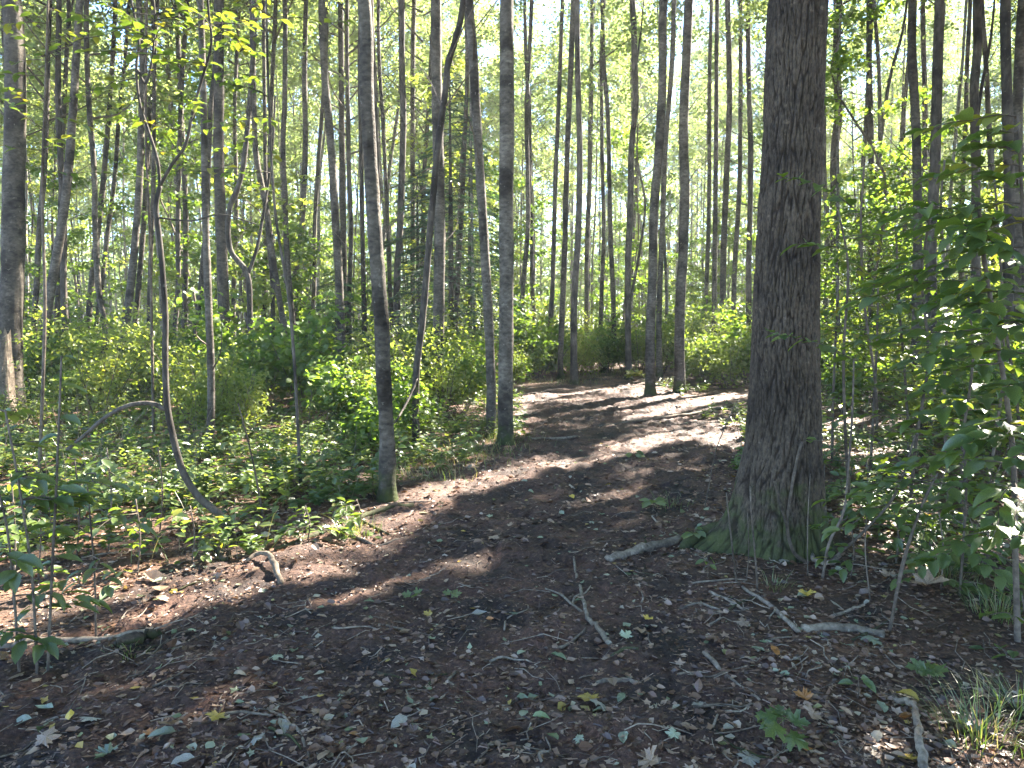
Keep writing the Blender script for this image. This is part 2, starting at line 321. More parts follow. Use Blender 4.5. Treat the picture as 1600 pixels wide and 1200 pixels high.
# ------------------------------------------------------------------ ground and path
def grid_mesh(X, Y, Z, name, mat, smooth=True):
    a, b = X.shape; V = np.stack([X, Y, Z], -1).reshape(-1, 3)
    i = np.arange(a - 1)[:, None] * b; j = np.arange(b - 1)[None]
    Q = np.stack([i + j, i + j + 1, i + b + j + 1, i + b + j], -1).reshape(-1, 4)
    return mesh(name, V, Q, mat, None, smooth)
def rel(x, y):
    """churned soil relief on the path"""
    n = fbm(x * 1.3, y * 1.3, 3, 11); n2 = fbm(x * 7, y * 7, 3, 12); rut = np.abs(fbm(x * 2.5 + y * .3, y * 1.1, 2, 14) - .5)
    return .10 * (n - .5) + .075 * (n2 - .5) + .030 * (fbm(x * 32, y * 32, 2, 13) - .5) - .05 * np.clip(.10 - rut, 0, 1) / .1 * .4
def relf(x, y): return .05 * (fbm(x * 2, y * 2, 3, 21) - .5)
def surf(x, y):
    x = np.asarray(x, float); y = np.asarray(y, float)
    m = np.clip(np.minimum(x - xl(y), xr(y) - x) / .35 + .5 + .7 * (fbm(x * 3, y * 3, 2, 15) - .5), 0, 1) * (y < 24)
    return g(x, y) + m * (rel(x, y) + .0) + (1 - m) * relf(x, y), m
xs = np.concatenate([-np.geomspace(12, 110, 40)[::-1], np.arange(-11.9, 12, .15), np.geomspace(12, 110, 40)])
ys = np.concatenate([-np.geomspace(5, 28, 12)[::-1], np.arange(-4.9, 28, .15), np.geomspace(28, 132, 50)])
X, Y = np.meshgrid(xs, ys); Z, MM = surf(X, Y)
Z = np.where(on_path(X, Y, .25), Z - .12, Z - .0)
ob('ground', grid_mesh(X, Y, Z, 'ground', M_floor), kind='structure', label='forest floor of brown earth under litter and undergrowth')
t = np.linspace(0, 1, 230); yy = np.concatenate([np.linspace(-3, 1.8, 30), 1.85 * np.exp(np.linspace(0, math.log(23.5 / 1.85), 400))])
TT, YY = np.meshgrid(t, yy); mar = .35
XX = (xl(YY) - mar) + TT * (xr(YY) - xl(YY) + 2 * mar)
ZZ, MM = surf(XX, YY); ZZ = ZZ + .004 - .05 * np.clip((.22 - MM) / .22, 0, 1)
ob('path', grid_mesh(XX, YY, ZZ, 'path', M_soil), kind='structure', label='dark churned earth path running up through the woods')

# ------------------------------------------------------------------ haze volume: airy depth, also standing in for lens veiling glare
hm, hnt = new_mat('haze'); hv = hnt.nodes.new('ShaderNodeVolumePrincipled'); ho = hnt.nodes.new('ShaderNodeOutputMaterial'); hnt.links.new(hv.outputs[0], ho.inputs[1])
hv.inputs['Color'].default_value = (.93, .96, 1, 1); hv.inputs['Density'].default_value = HAZE; hv.inputs['Anisotropy'].default_value = .35
hb = np.array([[x, y, z] for z in (-4, 26) for y in (-30, 135) for x in (-115, 115)], float)
ob('haze', mesh('haze', hb, np.array([[0, 2, 3, 1], [4, 5, 7, 6], [0, 1, 5, 4], [2, 6, 7, 3], [0, 4, 6, 2], [1, 3, 7, 5]]), hm), kind='stuff', label='thin bright haze in the wood, partly standing in for lens glare')

# ------------------------------------------------------------------ crowns
def leaf_cloud(centres, per, spread, size, tmpl=DIA, seed=0, flat=.6, cull=None, origin=(0, 0, 0), aspect=.75):
    r = np.random.default_rng(seed); C = np.repeat(centres, per, 0); n = len(C)
    P = C + r.normal(0, 1, (n, 3)) * np.array([spread, spread, spread * flat]) * .8
    if cull is not None:
        k = cull(P + np.asarray(origin)); P = P[k]; n = len(P)
    az = r.random(n) * 2 * math.pi; D = np.stack([np.cos(az), np.sin(az), r.normal(-.35, .45, n)], -1)
    Nn = np.stack([r.normal(0, .65, n), r.normal(0, .65, n), np.ones(n)], -1)
    s = size * (.7 + .6 * r.random(n)); cl = np.repeat(r.random(len(centres)), per)[:len(C)]
    if cull is not None: cl = cl[k]
    rr = np.clip(.5 * cl + .5 * r.random(n), 0, 1)
    return scatter(*tmpl, P, D, Nn, s, s * aspect, rr)
def crown_parts(seed, H=10.0, R=2.2, nb=26, sub=3, lowstart=0.0, size=.11, per=24, cull=None, origin=(0, 0, 0), up=.9, tips=True):
    """limbs rise from z=0 of the crown to H; returns limbs MB and leaf arrays"""
    r = np.random.default_rng(seed); mb = MB(); cent = []
    for k in range(nb):
        f = (k + r.random()) / nb; z0 = lowstart + (H - lowstart) * f * .93; az = k * 2.4 + r.normal(0, .4)
        ln = R * (1.15 - .75 * f) * (.6 + .7 * r.random()); rise = ln * up * (.5 + r.random() * .9)
        d = np.array([math.cos(az), math.sin(az), 0]); p0 = np.array([0, 0, z0])
        p1 = p0 + d * ln * .5 + np.array([0, 0, rise * .35]) + r.normal(0, .07, 3); p2 = p0 + d * ln + np.array([0, 0, rise]) + r.normal(0, .12, 3)
        c = catmull([p0, p1, p2], 4); r0 = .03 * (1.1 - .75 * f)
        if cull is not None and not cull(np.array([p0 * .3 + p1 * .7, p2]) + np.asarray(origin)).all(): continue
        mb.tube(c, np.linspace(r0, .005, len(c)), 4)
        cent += [p2, (p1 + p2) / 2, p1 + r.normal(0, .2, 3)]
        for s in range(sub):
            q = c[int(len(c) * (.35 + .55 * r.random()))]; a2 = az + r.normal(0, .9); l2 = ln * (.25 + .35 * r.random())
            e = q + np.array([math.cos(a2) * l2, math.sin(a2) * l2, l2 * (r.random() * .9 - .1)]); mid = (q + e) / 2 + r.normal(0, .05, 3)
            mb.tube(np.array([q, mid, e]), [.011, .008, .004], 3); cent += [e, mid + (e - mid) * .5]
    cent.append(np.array([0, 0, H]))
    cent = np.array(cent); lv = leaf_cloud(cent, per, .26, size, DIA, seed + 5, .7, cull, origin)
    return mb, lv
M_limb = M_twig
CR = []
for k in range(9):
    H = 9 + 2.5 * (k % 3); mb, lv = crown_parts(100 + k, H, 1.9 + .25 * (k % 4), 27, 3, 0, .115, 40)
    CR.append((H, mb.mesh('limbs', M_limb), mesh('crown', lv[0], lv[1], M_crown, lv[2])))
CRV = {}; CRR = {}; STAT = []
for H_, l_, c_ in CR:
    v_ = np.empty(len(c_.vertices) * 3, dtype=np.float32); c_.vertices.foreach_get('co', v_); CRV[c_.name] = v_.reshape(-1, 3)
    q_ = np.empty(len(c_.vertices), dtype=np.float32); c_.attributes['rnd'].data.foreach_get('value', q_); CRR[c_.name] = q_
print('crown tris', len(CR[0][2].polygons))
# straight-ish trunks shared by the unmeasured trees: height 1 unit = 1 m, 20 m tall
TRK = []
for k in range(10):
    r = np.random.default_rng(200 + k); zz = np.array([-.25, 0, .3, 1, 2.5, 4.5, 7, 10, 13, 16, 20.]); b = r.normal(0, .16, 2); q = r.normal(0, .10, (len(zz), 2)) * np.minimum(zz / 3, 1)[:, None].clip(0)
    le = np.cumsum(q, 0) + b * (np.maximum(zz, 0) / 4)[:, None] * .8; P = np.column_stack([le, zz]); C = catmull(P, 5)
    R = np.interp(C[:, 2], [-.25, 0, .3, 1, 8, 20], [.13, .115, .095, .085, .062, .012]); mb = MB(); mb.tube(C, R, 8, .08, k)
    TRK.append((C, mb.mesh('trunk', M_popd if k in (3, 7) else M_popf, True)))

GT = 'poplar trees of the wood behind'
def curve_at(C, z):
    return np.array([np.interp(z, C[:, 2], C[:, 0]), np.interp(z, C[:, 2], C[:, 1]), z])
def add_crown(root, p, rz, base, lm, cm, thin=.8, lim=.90):
    c_, s_ = math.cos(rz), math.sin(rz); V = CRV[cm.name]
    wv = np.stack([base[0] + c_ * (V[:, 0] + p[0]) - s_ * (V[:, 1] + p[1]), base[1] + s_ * (V[:, 0] + p[0]) + c_ * (V[:, 1] + p[1]), base[2] + V[:, 2] + p[2]], -1)
    keep = shafts(wv[::4]); me = cm
    if keep.mean() > .6: ob('limbs', lm, root, loc=p)
    if keep.mean() < lim:
        keep &= np.random.default_rng(int(abs(base[0]) * 99) % 9999).random(len(keep)) < thin; kv = np.repeat(keep, 4); nl_ = int(keep.sum())
        if nl_ < 20: return
        me = mesh('crown', V[kv], (DIA[1][None] + (np.arange(nl_) * 4)[:, None, None]).reshape(-1, 3), M_crown, CRR[cm.name][kv]); STAT.append(nl_)
    ob('crown', me, root, loc=p, kind='stuff')
def far_tree(x, y, k, s, th, label, group, crown=True, cz=None):
    z = float(g(x, y)); C, tm = TRK[k % 10]; rz = rng.random() * 6.28
    root = ob('poplar_tree', None, loc=(x, y, z), label=label, cat='tree', group=group); root.rotation_euler = (0, 0, rz); root.empty_display_size = .3
    ob('trunk', tm, root, scale=(th, th, s))
    if crown:
        H, lm, cm = CR[int(rng.integers(len(CR)))]; top = 20 * s; cz = cz or top - H * .95
        p = curve_at(C, cz / s); add_crown(root, (p[0] * th, p[1] * th, cz), rz, (x, y, z), lm, cm)
    return root

# ------------------------------------------------------------------ measured trees (pixels traced upward from the foot, then carried on above the frame)
occupied = []
def measured_tree(pts, base_y, w0, w1, Y=None, mat=M_pop, label='', name='poplar_tree', height=19, crown=True, n=12, forks=(), crownat=None, twigs=5, seed=0, group=None):
    bx = pts[-1][0]; b = gp(bx, base_y)
    if Y is None: Y = b[1]
    else:
        b = at(bx, base_y, Y); b[2] = float(g(b[0], Y))
    sc_ = Y / F
    r = np.random.default_rng(seed + int(bx)); P = [b + [0, 0, -.2], b]
    up = sorted([p for p in pts if p[1] < base_y - 8], key=lambda p: -p[1])
    depth = 0
    for (px, py) in up:
        depth += r.normal(0, .05); q = at(px, py, Y); q = q + nrm(q - np.array([0, 0, CAMZ])) * depth; P.append(q)
    P = [p for i, p in enumerate(P) if i < 2 or p[2] > b[2] + .3]
    d = nrm(P[-1] - P[-2]) if len(P) > 3 else np.array([0, 0, 1.]); d = nrm(d + np.array([0, 0, 1.5])); z = P[-1][2]
    while z < height:
        P.append(P[-1] + d * 1.8 + np.append(r.normal(0, .08, 2), 0)); z = P[-1][2]
    C = catmull(P, 6); top_z = at(0, 0, Y)[2]
    R0, R1 = w0 * sc_ / 2, w1 * sc_ / 2
    R = np.interp(C[:, 2], [b[2] - .2, b[2], b[2] + .12, b[2] + .5, max(top_z, b[2] + 1.5), height + 1], [R0 * 1.7, R0 * 1.45, R0 * 1.15, R0, R1, .01])
    mb = MB(); mb.tube(C - b, R * (1 + .10 * (fbm(C[:, 2] * 5, C[:, 2] * 0 + bx, 3, 9) - .5)), n, .07, seed + int(bx)); root = ob(name, None, loc=b, label=label, cat='tree', group=group)
    ob('trunk', mb.mesh('trunk', mat, True), root)
    for f in forks:
        Q = [at(px, py, Y + dy) for px, py, dy in f[1]]; Q = catmull(Q, 5); fw = f[0] * sc_ / 2
        mf = MB(); mf.tube(Q - b, np.linspace(fw, fw * .45, len(Q)), 8, .06, 3); ob('branch', mf.mesh('branch', mat, True), root)
    if twigs:
        mt = MB()
        for k in range(twigs):
            i = int(len(C) * (.15 + .6 * r.random())); p = C[i] - b; az = r.random() * 6.28; ln = (.35 + .9 * r.random())
            e = p + np.array([math.cos(az), math.sin(az), .5 + r.random() * .7]) * ln; mt.tube(catmull([p, (p + e) / 2 + r.normal(0, .06, 3), e], 3), np.linspace(.012, .003, 7), 4)
        ob('twigs', mt.mesh('twigs', M_twig), root, kind='stuff')
    cz = crownat or (height - 9.5)
    if crown and n == 8:
        H_, lm_, cm_ = CR[int(bx) % len(CR)]; c = curve_at(C[np.argsort(C[:, 2])], height - H_ * .95)
        add_crown(root, c - b, 0, b, lm_, cm_, .7, .93)
    elif crown:
        c = curve_at(C[np.argsort(C[:, 2])], cz); Hc = height - cz
        mb, lv = crown_parts(seed + int(bx) * 3, Hc, 2.0, 22, 3, 0, .125, 22, shafts, c)
        ob('limbs', mb.mesh('limbs', M_limb), root, loc=c - b, kind='stuff')
        if len(lv[0]): ob('crown', mesh('crown', lv[0], lv[1], M_crown, lv[2]), root, loc=c - b, kind='stuff')
    occupied.append((b[0], b[1])); return root

# --- the big trunk
def big_tree():
    Y0 = 5.06; b = gp(1228, 868); b = np.array([at(1226, 868, Y0)[0], Y0, float(g(2.0, Y0))])
    edges = [(0, 1203, 1290), (200, 1195, 1283), (400, 1183, 1277), (500, 1178, 1277), (600, 1174, 1278), (700, 1166, 1280), (770, 1152, 1283), (820, 1140, 1285), (868, 1128, 1287)]
    zz = []; cx = []; rr = []
    for y, l, r in edges[::-1]:
        A = at(l, y, Y0); B = at(r, y, Y0); zz.append(A[2] - b[2]); cx.append((A[0] + B[0]) / 2 - b[0]); rr.append((B[0] - A[0]) / 2 * .985)
    zz = np.array(zz); zz[0] = 0.0
    nt, nz = 240, 440; th = np.arange(nt) / nt * 2 * math.pi; z = np.concatenate([np.linspace(-.25, 4.3, nz), np.linspace(4.6, 19, 30)])
    TH, ZZ_ = np.meshgrid(th, z); cxz = np.interp(z, zz, cx); cxz = np.where(z > zz[-1], cx[-1] + (z - zz[-1]) * .02, cxz); rz = np.interp(z, zz, rr); rz = np.where(z > zz[-1], rr[-1] * np.clip(1 - (z - zz[-1]) / 17, .08, 1), rz)
    RR = np.repeat(rz[:, None], nt, 1)
    fl_ = np.exp(-np.clip(ZZ_, 0, None) / .13) + .35 * np.exp(-np.clip(ZZ_, 0, None) / .4)
    lob = sum(a * np.clip(np.cos(TH - t0), 0, 1) ** p for t0, a, p in ((math.pi * 1.04, .17, 14), (math.pi * 1.45, .05, 10), (math.pi * 1.75, .06, 12), (.2, .03, 12), (math.pi * .6, .12, 7)))
    RR = RR + fl_ * lob
    # bark plates
    Nc = 48; a = TH / (2 * math.pi) * Nc + 1.6 * (vnoise(TH * 0 + ZZ_ * 2.2, np.cos(TH) * 2 + np.sin(TH) * 3, 41) - .5) + .9 * (fbm(ZZ_ * 7, np.cos(TH) * 7 + np.sin(TH) * 9, 2, 47) - .5) ; bq = ZZ_ / .25 + 1.2 * vnoise(np.cos(TH) * 5 + 9, np.sin(TH) * 5 + ZZ_ * 1.5, 42)
    F1 = np.full(a.shape, 9.); F2 = np.full(a.shape, 9.); ia = np.floor(a); ib = np.floor(bq); cellr = np.zeros(a.shape)
    for da in (-1, 0, 1):
        for db in (-1, 0, 1):
            ca = ia + da; cb = ib + db; cm = np.mod(ca, Nc).astype(np.int64); cbi = cb.astype(np.int64)
            fx = ca + hash2(cm, cbi, 51); fy = cb + hash2(cm, cbi, 52); d = np.sqrt((fx - a) ** 2 + ((fy - bq) * .75) ** 2)
            nw = d < F1; F2 = np.where(nw, F1, np.minimum(F2, d)); cellr = np.where(nw, hash2(cm, cbi, 53), cellr); F1 = np.where(nw, d, F1)
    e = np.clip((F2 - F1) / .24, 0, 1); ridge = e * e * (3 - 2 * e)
    fn = fbm(np.cos(TH) * 14 + 3, ZZ_ * 9 + np.sin(TH) * 14, 3, 61) - .5
    disp = .012 * ridge + .007 * cellr * ridge + .016 * fn - .012
    disp[z > 4.4] *= .5
    RR = RR + disp
    V = np.stack([cxz[:, None] + RR * np.cos(TH), RR * np.sin(TH), ZZ_], -1).reshape(-1, 3)
    nzz = len(z); i = np.arange(nzz - 1)[:, None] * nt; j = np.arange(nt)[None]; j2 = (j + 1) % nt
    Q = np.stack([i + j, i + j2, i + nt + j2, i + nt + j], -1).reshape(-1, 4)
    root = ob('large_tree', None, loc=b, label='thick old trunk with deep ridged bark and mossy flared foot right of the path', cat='tree')
    me = mesh('trunk', V, Q, M_big, ridge.reshape(-1), True); ob('trunk', me, root)
    mb = MB(); cz = 8.0
    c = np.array([b[0] + .3, b[1], b[2] + cz]); m2, lv = crown_parts(77, 10, 4.2, 34, 4, 0, .13, 40, shafts, c)
    ob('limbs', m2.mesh('limbs', M_limb), root, loc=c - b); ob('crown', mesh('crown', lv[0], lv[1], M_crown, lv[2]), root, loc=c - b, kind='stuff')
    # surface root with moss, running left
    P = [np.append(gp(px, py)[:2], 0) for px, py in ((1150, 850), (1110, 845), (1080, 850), (1062, 856))]
    P = [np.array([p[0], p[1], float(g(p[0], p[1])) + h]) - b for p, h in zip(P, (.10, .055, .02, -.05))]
    C = catmull(P, 6); mr = MB(); mr.tube(C, np.linspace(.085, .03, len(C)), 12, .12, 4); ob('root', mr.mesh('root', M_big, True), root)
    return b
# ridge mask darkens furrow colour
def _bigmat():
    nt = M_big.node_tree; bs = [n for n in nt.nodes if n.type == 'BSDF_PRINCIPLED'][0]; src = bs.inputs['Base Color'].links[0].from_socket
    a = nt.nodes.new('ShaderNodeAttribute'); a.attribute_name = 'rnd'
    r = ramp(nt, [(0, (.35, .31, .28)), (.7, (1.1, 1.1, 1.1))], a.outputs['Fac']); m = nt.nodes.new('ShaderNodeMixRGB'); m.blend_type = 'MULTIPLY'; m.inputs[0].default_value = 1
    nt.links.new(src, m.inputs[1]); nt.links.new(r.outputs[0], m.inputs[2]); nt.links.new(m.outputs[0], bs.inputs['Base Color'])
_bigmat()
BIG = big_tree(); occupied.append((BIG[0], BIG[1]))

LM0 = [(30, 'trunk at the left edge'), (80, 'leaning grey trunk'), (150, 'bowed thin grey trunk'), (195, 'pale leaning trunk'), (255, 'curved sapling'), (329, 'slim rough grey trunk'), (350, 'straight thick grey trunk'), (400, 'dark forked tree'), (460, 'slanting trunk'), (535, 'bare leaning trunk'), (600, 'mossy-footed leaning trunk'), (684, 'stout grey trunk'), (780, 'close pair of trunks'), (892, 'dark trunk at the bend'), (980, 'wiry dark trunk'), (1035, 'two far-edge trunks'), (1130, 'grey wavy trunk'), (1230, 'old trunk'), (1359, 'thin dark forked trunk'), (1455, 'three straight dark trunks'), (1572, 'dark trunk near the right edge')]
MT = [  # pts, base_y, w0, w1, kwargs
 ([(18,0),(24,130),(22,250),(20,400),(16,520),(20,650)], 655, 35, 27, dict(label='grey trunk at the left edge of the photo with the broken stump at its foot')),
 ([(125,0),(112,200),(100,330),(72,500),(62,612)], 618, 15, 10, dict(label='leaning grey trunk next right of the trunk at the left edge')),
 ([(180,0),(172,150),(160,300),(145,425),(133,560)], 590, 10, 6, dict(label='thin grey trunk bowed to the left, behind the leaning grey trunk')),
 ([(222,80),(220,215),(217,300),(205,440),(190,550),(186,590)], 606, 13, 8, dict(label='pale sunlit leaning trunk left of the curved sapling')),
 ([(342,0),(342,100),(342,250),(347,400),(352,560)], 612, 18, 14, dict(label='straight thick grey trunk just behind the dark forked tree')),
 ([(318,150),(321,330),(326,480),(330,600),(328,700)], 712, 12, 9, dict(label='slim rough grey trunk standing alone in the low green undergrowth')),
 ([(397,0),(395,90),(380,260),(358,330),(360,390),(387,430),(391,500),(400,612)], 622, 9, 7, dict(mat=M_popd, label='dark crooked forked tree rising from the shrubs left of centre', forks=[(6, [(387, 430, 0), (402, 385, .1), (412, 330, .2), (425, 240, .3), (430, 150, .3)])])),
 ([(396,130),(400,240),(415,320),(432,440),(450,540),(467,596)], 606, 10, 7, dict(label='slender trunk slanting up to the left behind the shrubs')),
 ([(445,0),(445,150),(442,225),(445,300),(448,390),(455,480),(460,550)], 598, 9, 7, dict(label='slim wavy trunk meeting the slanting trunk at its foot')),
 ([(478,0),(476,125),(477,225),(472,350),(462,425),(462,500)], 590, 10, 7, dict(label='pale trunk with a kink at mid height left of the low conifer')),
 ([(503,0),(508,125),(517,225),(523,325),(529,425),(535,560)], 604, 13, 11, dict(label='bare grey trunk leaning left in front of the low dark conifer')),
 ([(532,0),(534,200),(537,400),(540,510)], 585, 10, 8, dict(label='straight thin trunk close behind the bare leaning trunk')),
 ([(568,-10),(573,150),(580,275),(588,400),(596,500),(600,600),(605,700)], 782, 24, 20, dict(n=18, label='tall nearer trunk with mossy foot, leaning left at the path edge', twigs=3)),
 ([(579,0),(584,150),(590,300),(592,450),(593,600)], 668, 12, 9, dict(mat=M_popd, label='dark trunk half hidden behind the tall leaning mossy-footed trunk')),
 ([(562,100),(564,220),(566,350),(570,540)], 592, 8, 6, dict(mat=M_popd, label='thin dark trunk left of the mossy-footed leaning trunk')),
 ([(628,0),(628,100),(630,200),(625,350),(620,450)], 596, 11, 9, dict(label='dark slim trunk midway between the leaning trunk and the twin trunks', mat=M_popd)),
 ([(647,0),(645,100),(645,360)], 580, 8, 7, dict(label='pale far trunk behind the dark slim trunk')),
 ([(681,-10),(682,100),(684,200),(687,350),(686,450),(684,590)], 638, 18, 16, dict(n=16, label='straight stout grey trunk crossed by the twisted dark tree')),
 ([(724,0),(712,60),(700,100),(695,150),(685,225),(675,325),(668,410),(660,500),(650,590)], 692, 11, 9, dict(mat=M_popd, n=12, label='twisted dark tree leaning right across the stout grey trunk', forks=[(5, [(652, 592, 0), (640, 620, -.2), (625, 648, -.5), (616, 662, -.8)])])),
 ([(732,-10),(740,100),(747,225),(755,350),(762,475),(767,590)], 684, 15, 14, dict(n=16, label='left trunk of the close pair beside the path, leaning away')),
 ([(792,-10),(792,150),(791,300),(791,500),(790,620)], 694, 23, 21, dict(n=20, label='right and thicker trunk of the close pair beside the path, moss at its foot', twigs=3)),
 ([(730,100),(727,200),(718,400),(710,540)], 610, 8, 6, dict(label='pale reddish thin trunk in front of the tall conifer')),
 ([(896,0),(890,150),(886,250),(882,400),(876,550)], 592, 9, 8, dict(label='thin grey trunk just left of the dark trunk at the path bend')),
 ([(902,0),(903,125),(906,250),(903,375),(897,475)], 600, 11, 8, dict(mat=M_popd, label='dark slim trunk standing at the far left corner of the path bend')),
 ([(988,0),(992,100),(993,170),(987,225),(985,325),(981,425),(982,570)], 592, 10, 9, dict(mat=M_popd, label='dark trunk with wiry side branches behind the path bend', forks=[(5, [(985, 470, 0), (998, 400, .2), (1008, 320, .2), (996, 250, .2), (997, 190, .2)]), (4, [(990, 130, 0), (1000, 60, .3), (1006, 0, .5)])])),
 ([(1037,-10),(1035,125),(1030,225),(1022,325),(1020,425),(1016,520)], 617, 15, 12, dict(n=14, label='left of the two trunks standing on the far right edge of the path')),
 ([(1053,0),(1050,100),(1040,225),(1035,350),(1030,475)], 588, 9, 7, dict(label='pale thin leaning trunk seen between the two trunks on the far path edge')),
 ([(1077,-10),(1072,100),(1068,200),(1070,300),(1067,400),(1062,500)], 613, 16, 13, dict(n=14, label='right of the two trunks standing on the far right edge of the path')),
 ([(925,0),(922,250),(917,400)], 572, 8, 6, dict(label='far thin grey trunk right of the dark trunk at the path bend')),
 ([(1137,0),(1140,150),(1135,275),(1130,425)], 578, 10, 8, dict(label='grey wavy trunk left of the thick old trunk')),
 ([(1157,0),(1157,150),(1155,300),(1147,440)], 574, 8, 6, dict(label='thin far trunk between the wavy trunk and the thick old trunk')),
 ([(1168,0),(1170,130),(1173,250),(1170,425)], 578, 9, 7, dict(mat=M_popd, label='thin dark trunk just off the left side of the thick old trunk')),
 ([(1308,0),(1308,100),(1310,175),(1304,240),(1304,320)], 585, 14, 11, dict(label='dark straight trunk right next to the thick old trunk, ivy-dark at mid height', mat=M_popd)),
 ([(1358,0),(1358,100),(1361,225),(1362,350),(1359,465)], 590, 10, 8, dict(mat=M_popd, label='thin dark forked trunk in the sunny gap right of the old trunk', forks=[(7, [(1363, 330, 0), (1375, 225, .1), (1390, 125, .2), (1410, 50, .3), (1420, -20, .4)])])),
 ([(1426,-10),(1425,75),(1431,200),(1434,350),(1432,490)], 640, 14, 12, dict(n=14, label='left of the three straight dark trunks in the sunny right background')),
 ([(1442,0),(1445,150),(1445,250)], 590, 9, 7, dict(label='slim trunk hidden partly behind the three straight dark trunks')),
 ([(1468,-10),(1465,100),(1462,225),(1458,325),(1455,370)], 634, 17, 14, dict(n=14, mat=M_popd, label='middle and thickest of the three straight dark trunks in the right background')),
 ([(1527,-10),(1527,75),(1522,150),(1525,250),(1525,390)], 630, 13, 12, dict(n=14, mat=M_popd, label='right of the three straight dark trunks, with a side limb rising right', forks=[(6, [(1524, 200, 0), (1535, 130, .1), (1548, 60, .2), (1555, -10, .3)])])),
 ([(1571,-10),(1574,175),(1577,300),(1575,425)], 655, 16, 14, dict(n=14, mat=M_popd, label='dark trunk behind the big-leaved sapling near the right edge')),
 ([(1599,-10),(1591,150),(1590,250),(1592,400)], 640, 15, 14, dict(n=14, label='dark trunk cut by the right edge of the photo')),
]
THIN = [(38,590,12,-.06),(52,600,9,.05),(88,596,8,.03),(104,604,10,-.02),(150,592,7,.08),(166,600,9,-.05),(212,590,8,.04),(232,600,7,0),(272,596,8,.05),(292,590,9,-.03),(306,604,9,.07),(366,588,7,.02),(412,592,8,.05),(425,600,7,-.04),(487,586,7,.04),(548,590,8,0),(612,588,7,-.02),(656,582,8,.03),(700,588,7,.04),(812,586,8,.02),(838,580,7,-.03),(858,584,8,.03),(940,578,7,.02),(962,582,8,-.03),(1100,580,7,.02),(1118,584,8,0),(1188,580,8,.04),(1292,586,8,-.02),(1336,590,8,.05),(1385,592,7,-.03),(1405,586,8,.03),(1496,596,8,.02),(1552,600,9,-.03)]
for i, (bx_, by_, w_, ln_) in enumerate(THIN):
    r_ = np.random.default_rng(50 + i); off = 0; pt_ = []
    for y__ in range(540, -60, -90):
        off += r_.normal(0, 2.2); pt_.append((bx_ + off + (by_ - y__) * ln_, y__))
    near_ = min(LM0, key=lambda t: abs(t[0] - bx_)); sd_ = 'left' if bx_ < near_[0] else 'right'
    MT.append((pt_, by_, w_, w_ * .75, dict(twigs=4, n=8, label=f"{['slim', 'thin', 'very thin'][i % 3]} {['grey', 'dark', 'pale'][(i // 2) % 3]} far trunk just {sd_} of the {near_[1]}", **({'mat': M_popd} if (i // 2) % 3 == 1 else {}))))
for i, (pts, by, w0, w1, kw) in enumerate(MT):
    measured_tree(pts, by, w0, w1, seed=i, **kw)

# --- unseen shade trees added on the sun's side to darken the path; more trees behind
def shade_tree(x, y, seed, H=17):
    z = float(g(x, y)); root = ob('poplar_tree', None, loc=(x, y, z), label='unseen leafy poplar added to shade the path from the sunny side', cat='tree', group='poplars added beside the view for shade')
    C, tm = TRK[seed % 10]; ob('trunk', tm, root, scale=(1.2, 1.2, H / 20)); c = np.array([x, y, z + 6.0])
    mb, lv = crown_parts(900 + seed, H - 6, 2.9, 24, 3, 0, .34, 17, shafts, c)
    ob('limbs', mb.mesh('limbs', M_limb), root, loc=c - np.array([x, y, z]))
    if len(lv[0]): ob('crown', mesh('crown', lv[0], lv[1], M_crown, lv[2]), root, loc=c - np.array([x, y, z]), kind='stuff')
k = 0
for yy_ in np.arange(-1, 30, 3.4):
    for xx_ in np.arange(3, 34, 3.4):
        x = xx_ + rng.normal(0, .5); y = yy_ + rng.normal(0, .5)
        if x < .74 * y + 2.6 or x > .74 * y + 15 or (x < 4.5 and y < 4): continue
        shade_tree(x, y, k); k += 1
for yy_ in np.arange(5.5, 24, 2.1):  # extra row added to block stray sun on the near path
    shade_tree(.76 * yy_ + 1.5 + rng.normal(0, .3), yy_, k); k += 1
print('shade trees', k)
# behind and to the left, ordinary shared trees
for a in range(10):
    x = rng.uniform(-24, 16); y = rng.uniform(-22, -3)
    far_tree(x, y, a, .9, 1.1, 'poplar standing behind the viewpoint', 'poplars behind the viewpoint')

# --- the mass of the wood, each tree its own
MASS = []; cnt = 0; tries = 0; trees_pos = list(occupied)
while cnt < 205 and tries < 20000:
    tries += 1
    y = 13 + 52 * rng.random() ** .8; x = rng.uniform(-.78 * y - 5, .78 * y + 4)
    if on_path(x, y, -.6): continue
    if y < 16 and abs(x) < .3 * y: continue
    dmin = 1.15 if y < 45 else 1.8
    if any((x - a) ** 2 + (y - b) ** 2 < dmin ** 2 for a, b in trees_pos): continue
    trees_pos.append((x, y)); cnt += 1
    s = rng.uniform(.8, 1.05); th = rng.uniform(.42, .9)
    side = 'left of the path' if x < xl(min(y, 20)) else 'right of the path'
    dep = 'near rows' if y < 26 else ('middle rows' if y < 45 else 'far rows')
    MASS.append(far_tree(x, y, cnt, s, th, f'slim grey poplar in the {dep} of the wood {side}', f'poplars in the {dep} of the wood {side}', cz=None))
print('trees', cnt, tries, 'culled crowns', len(STAT), sum(STAT) * 2)
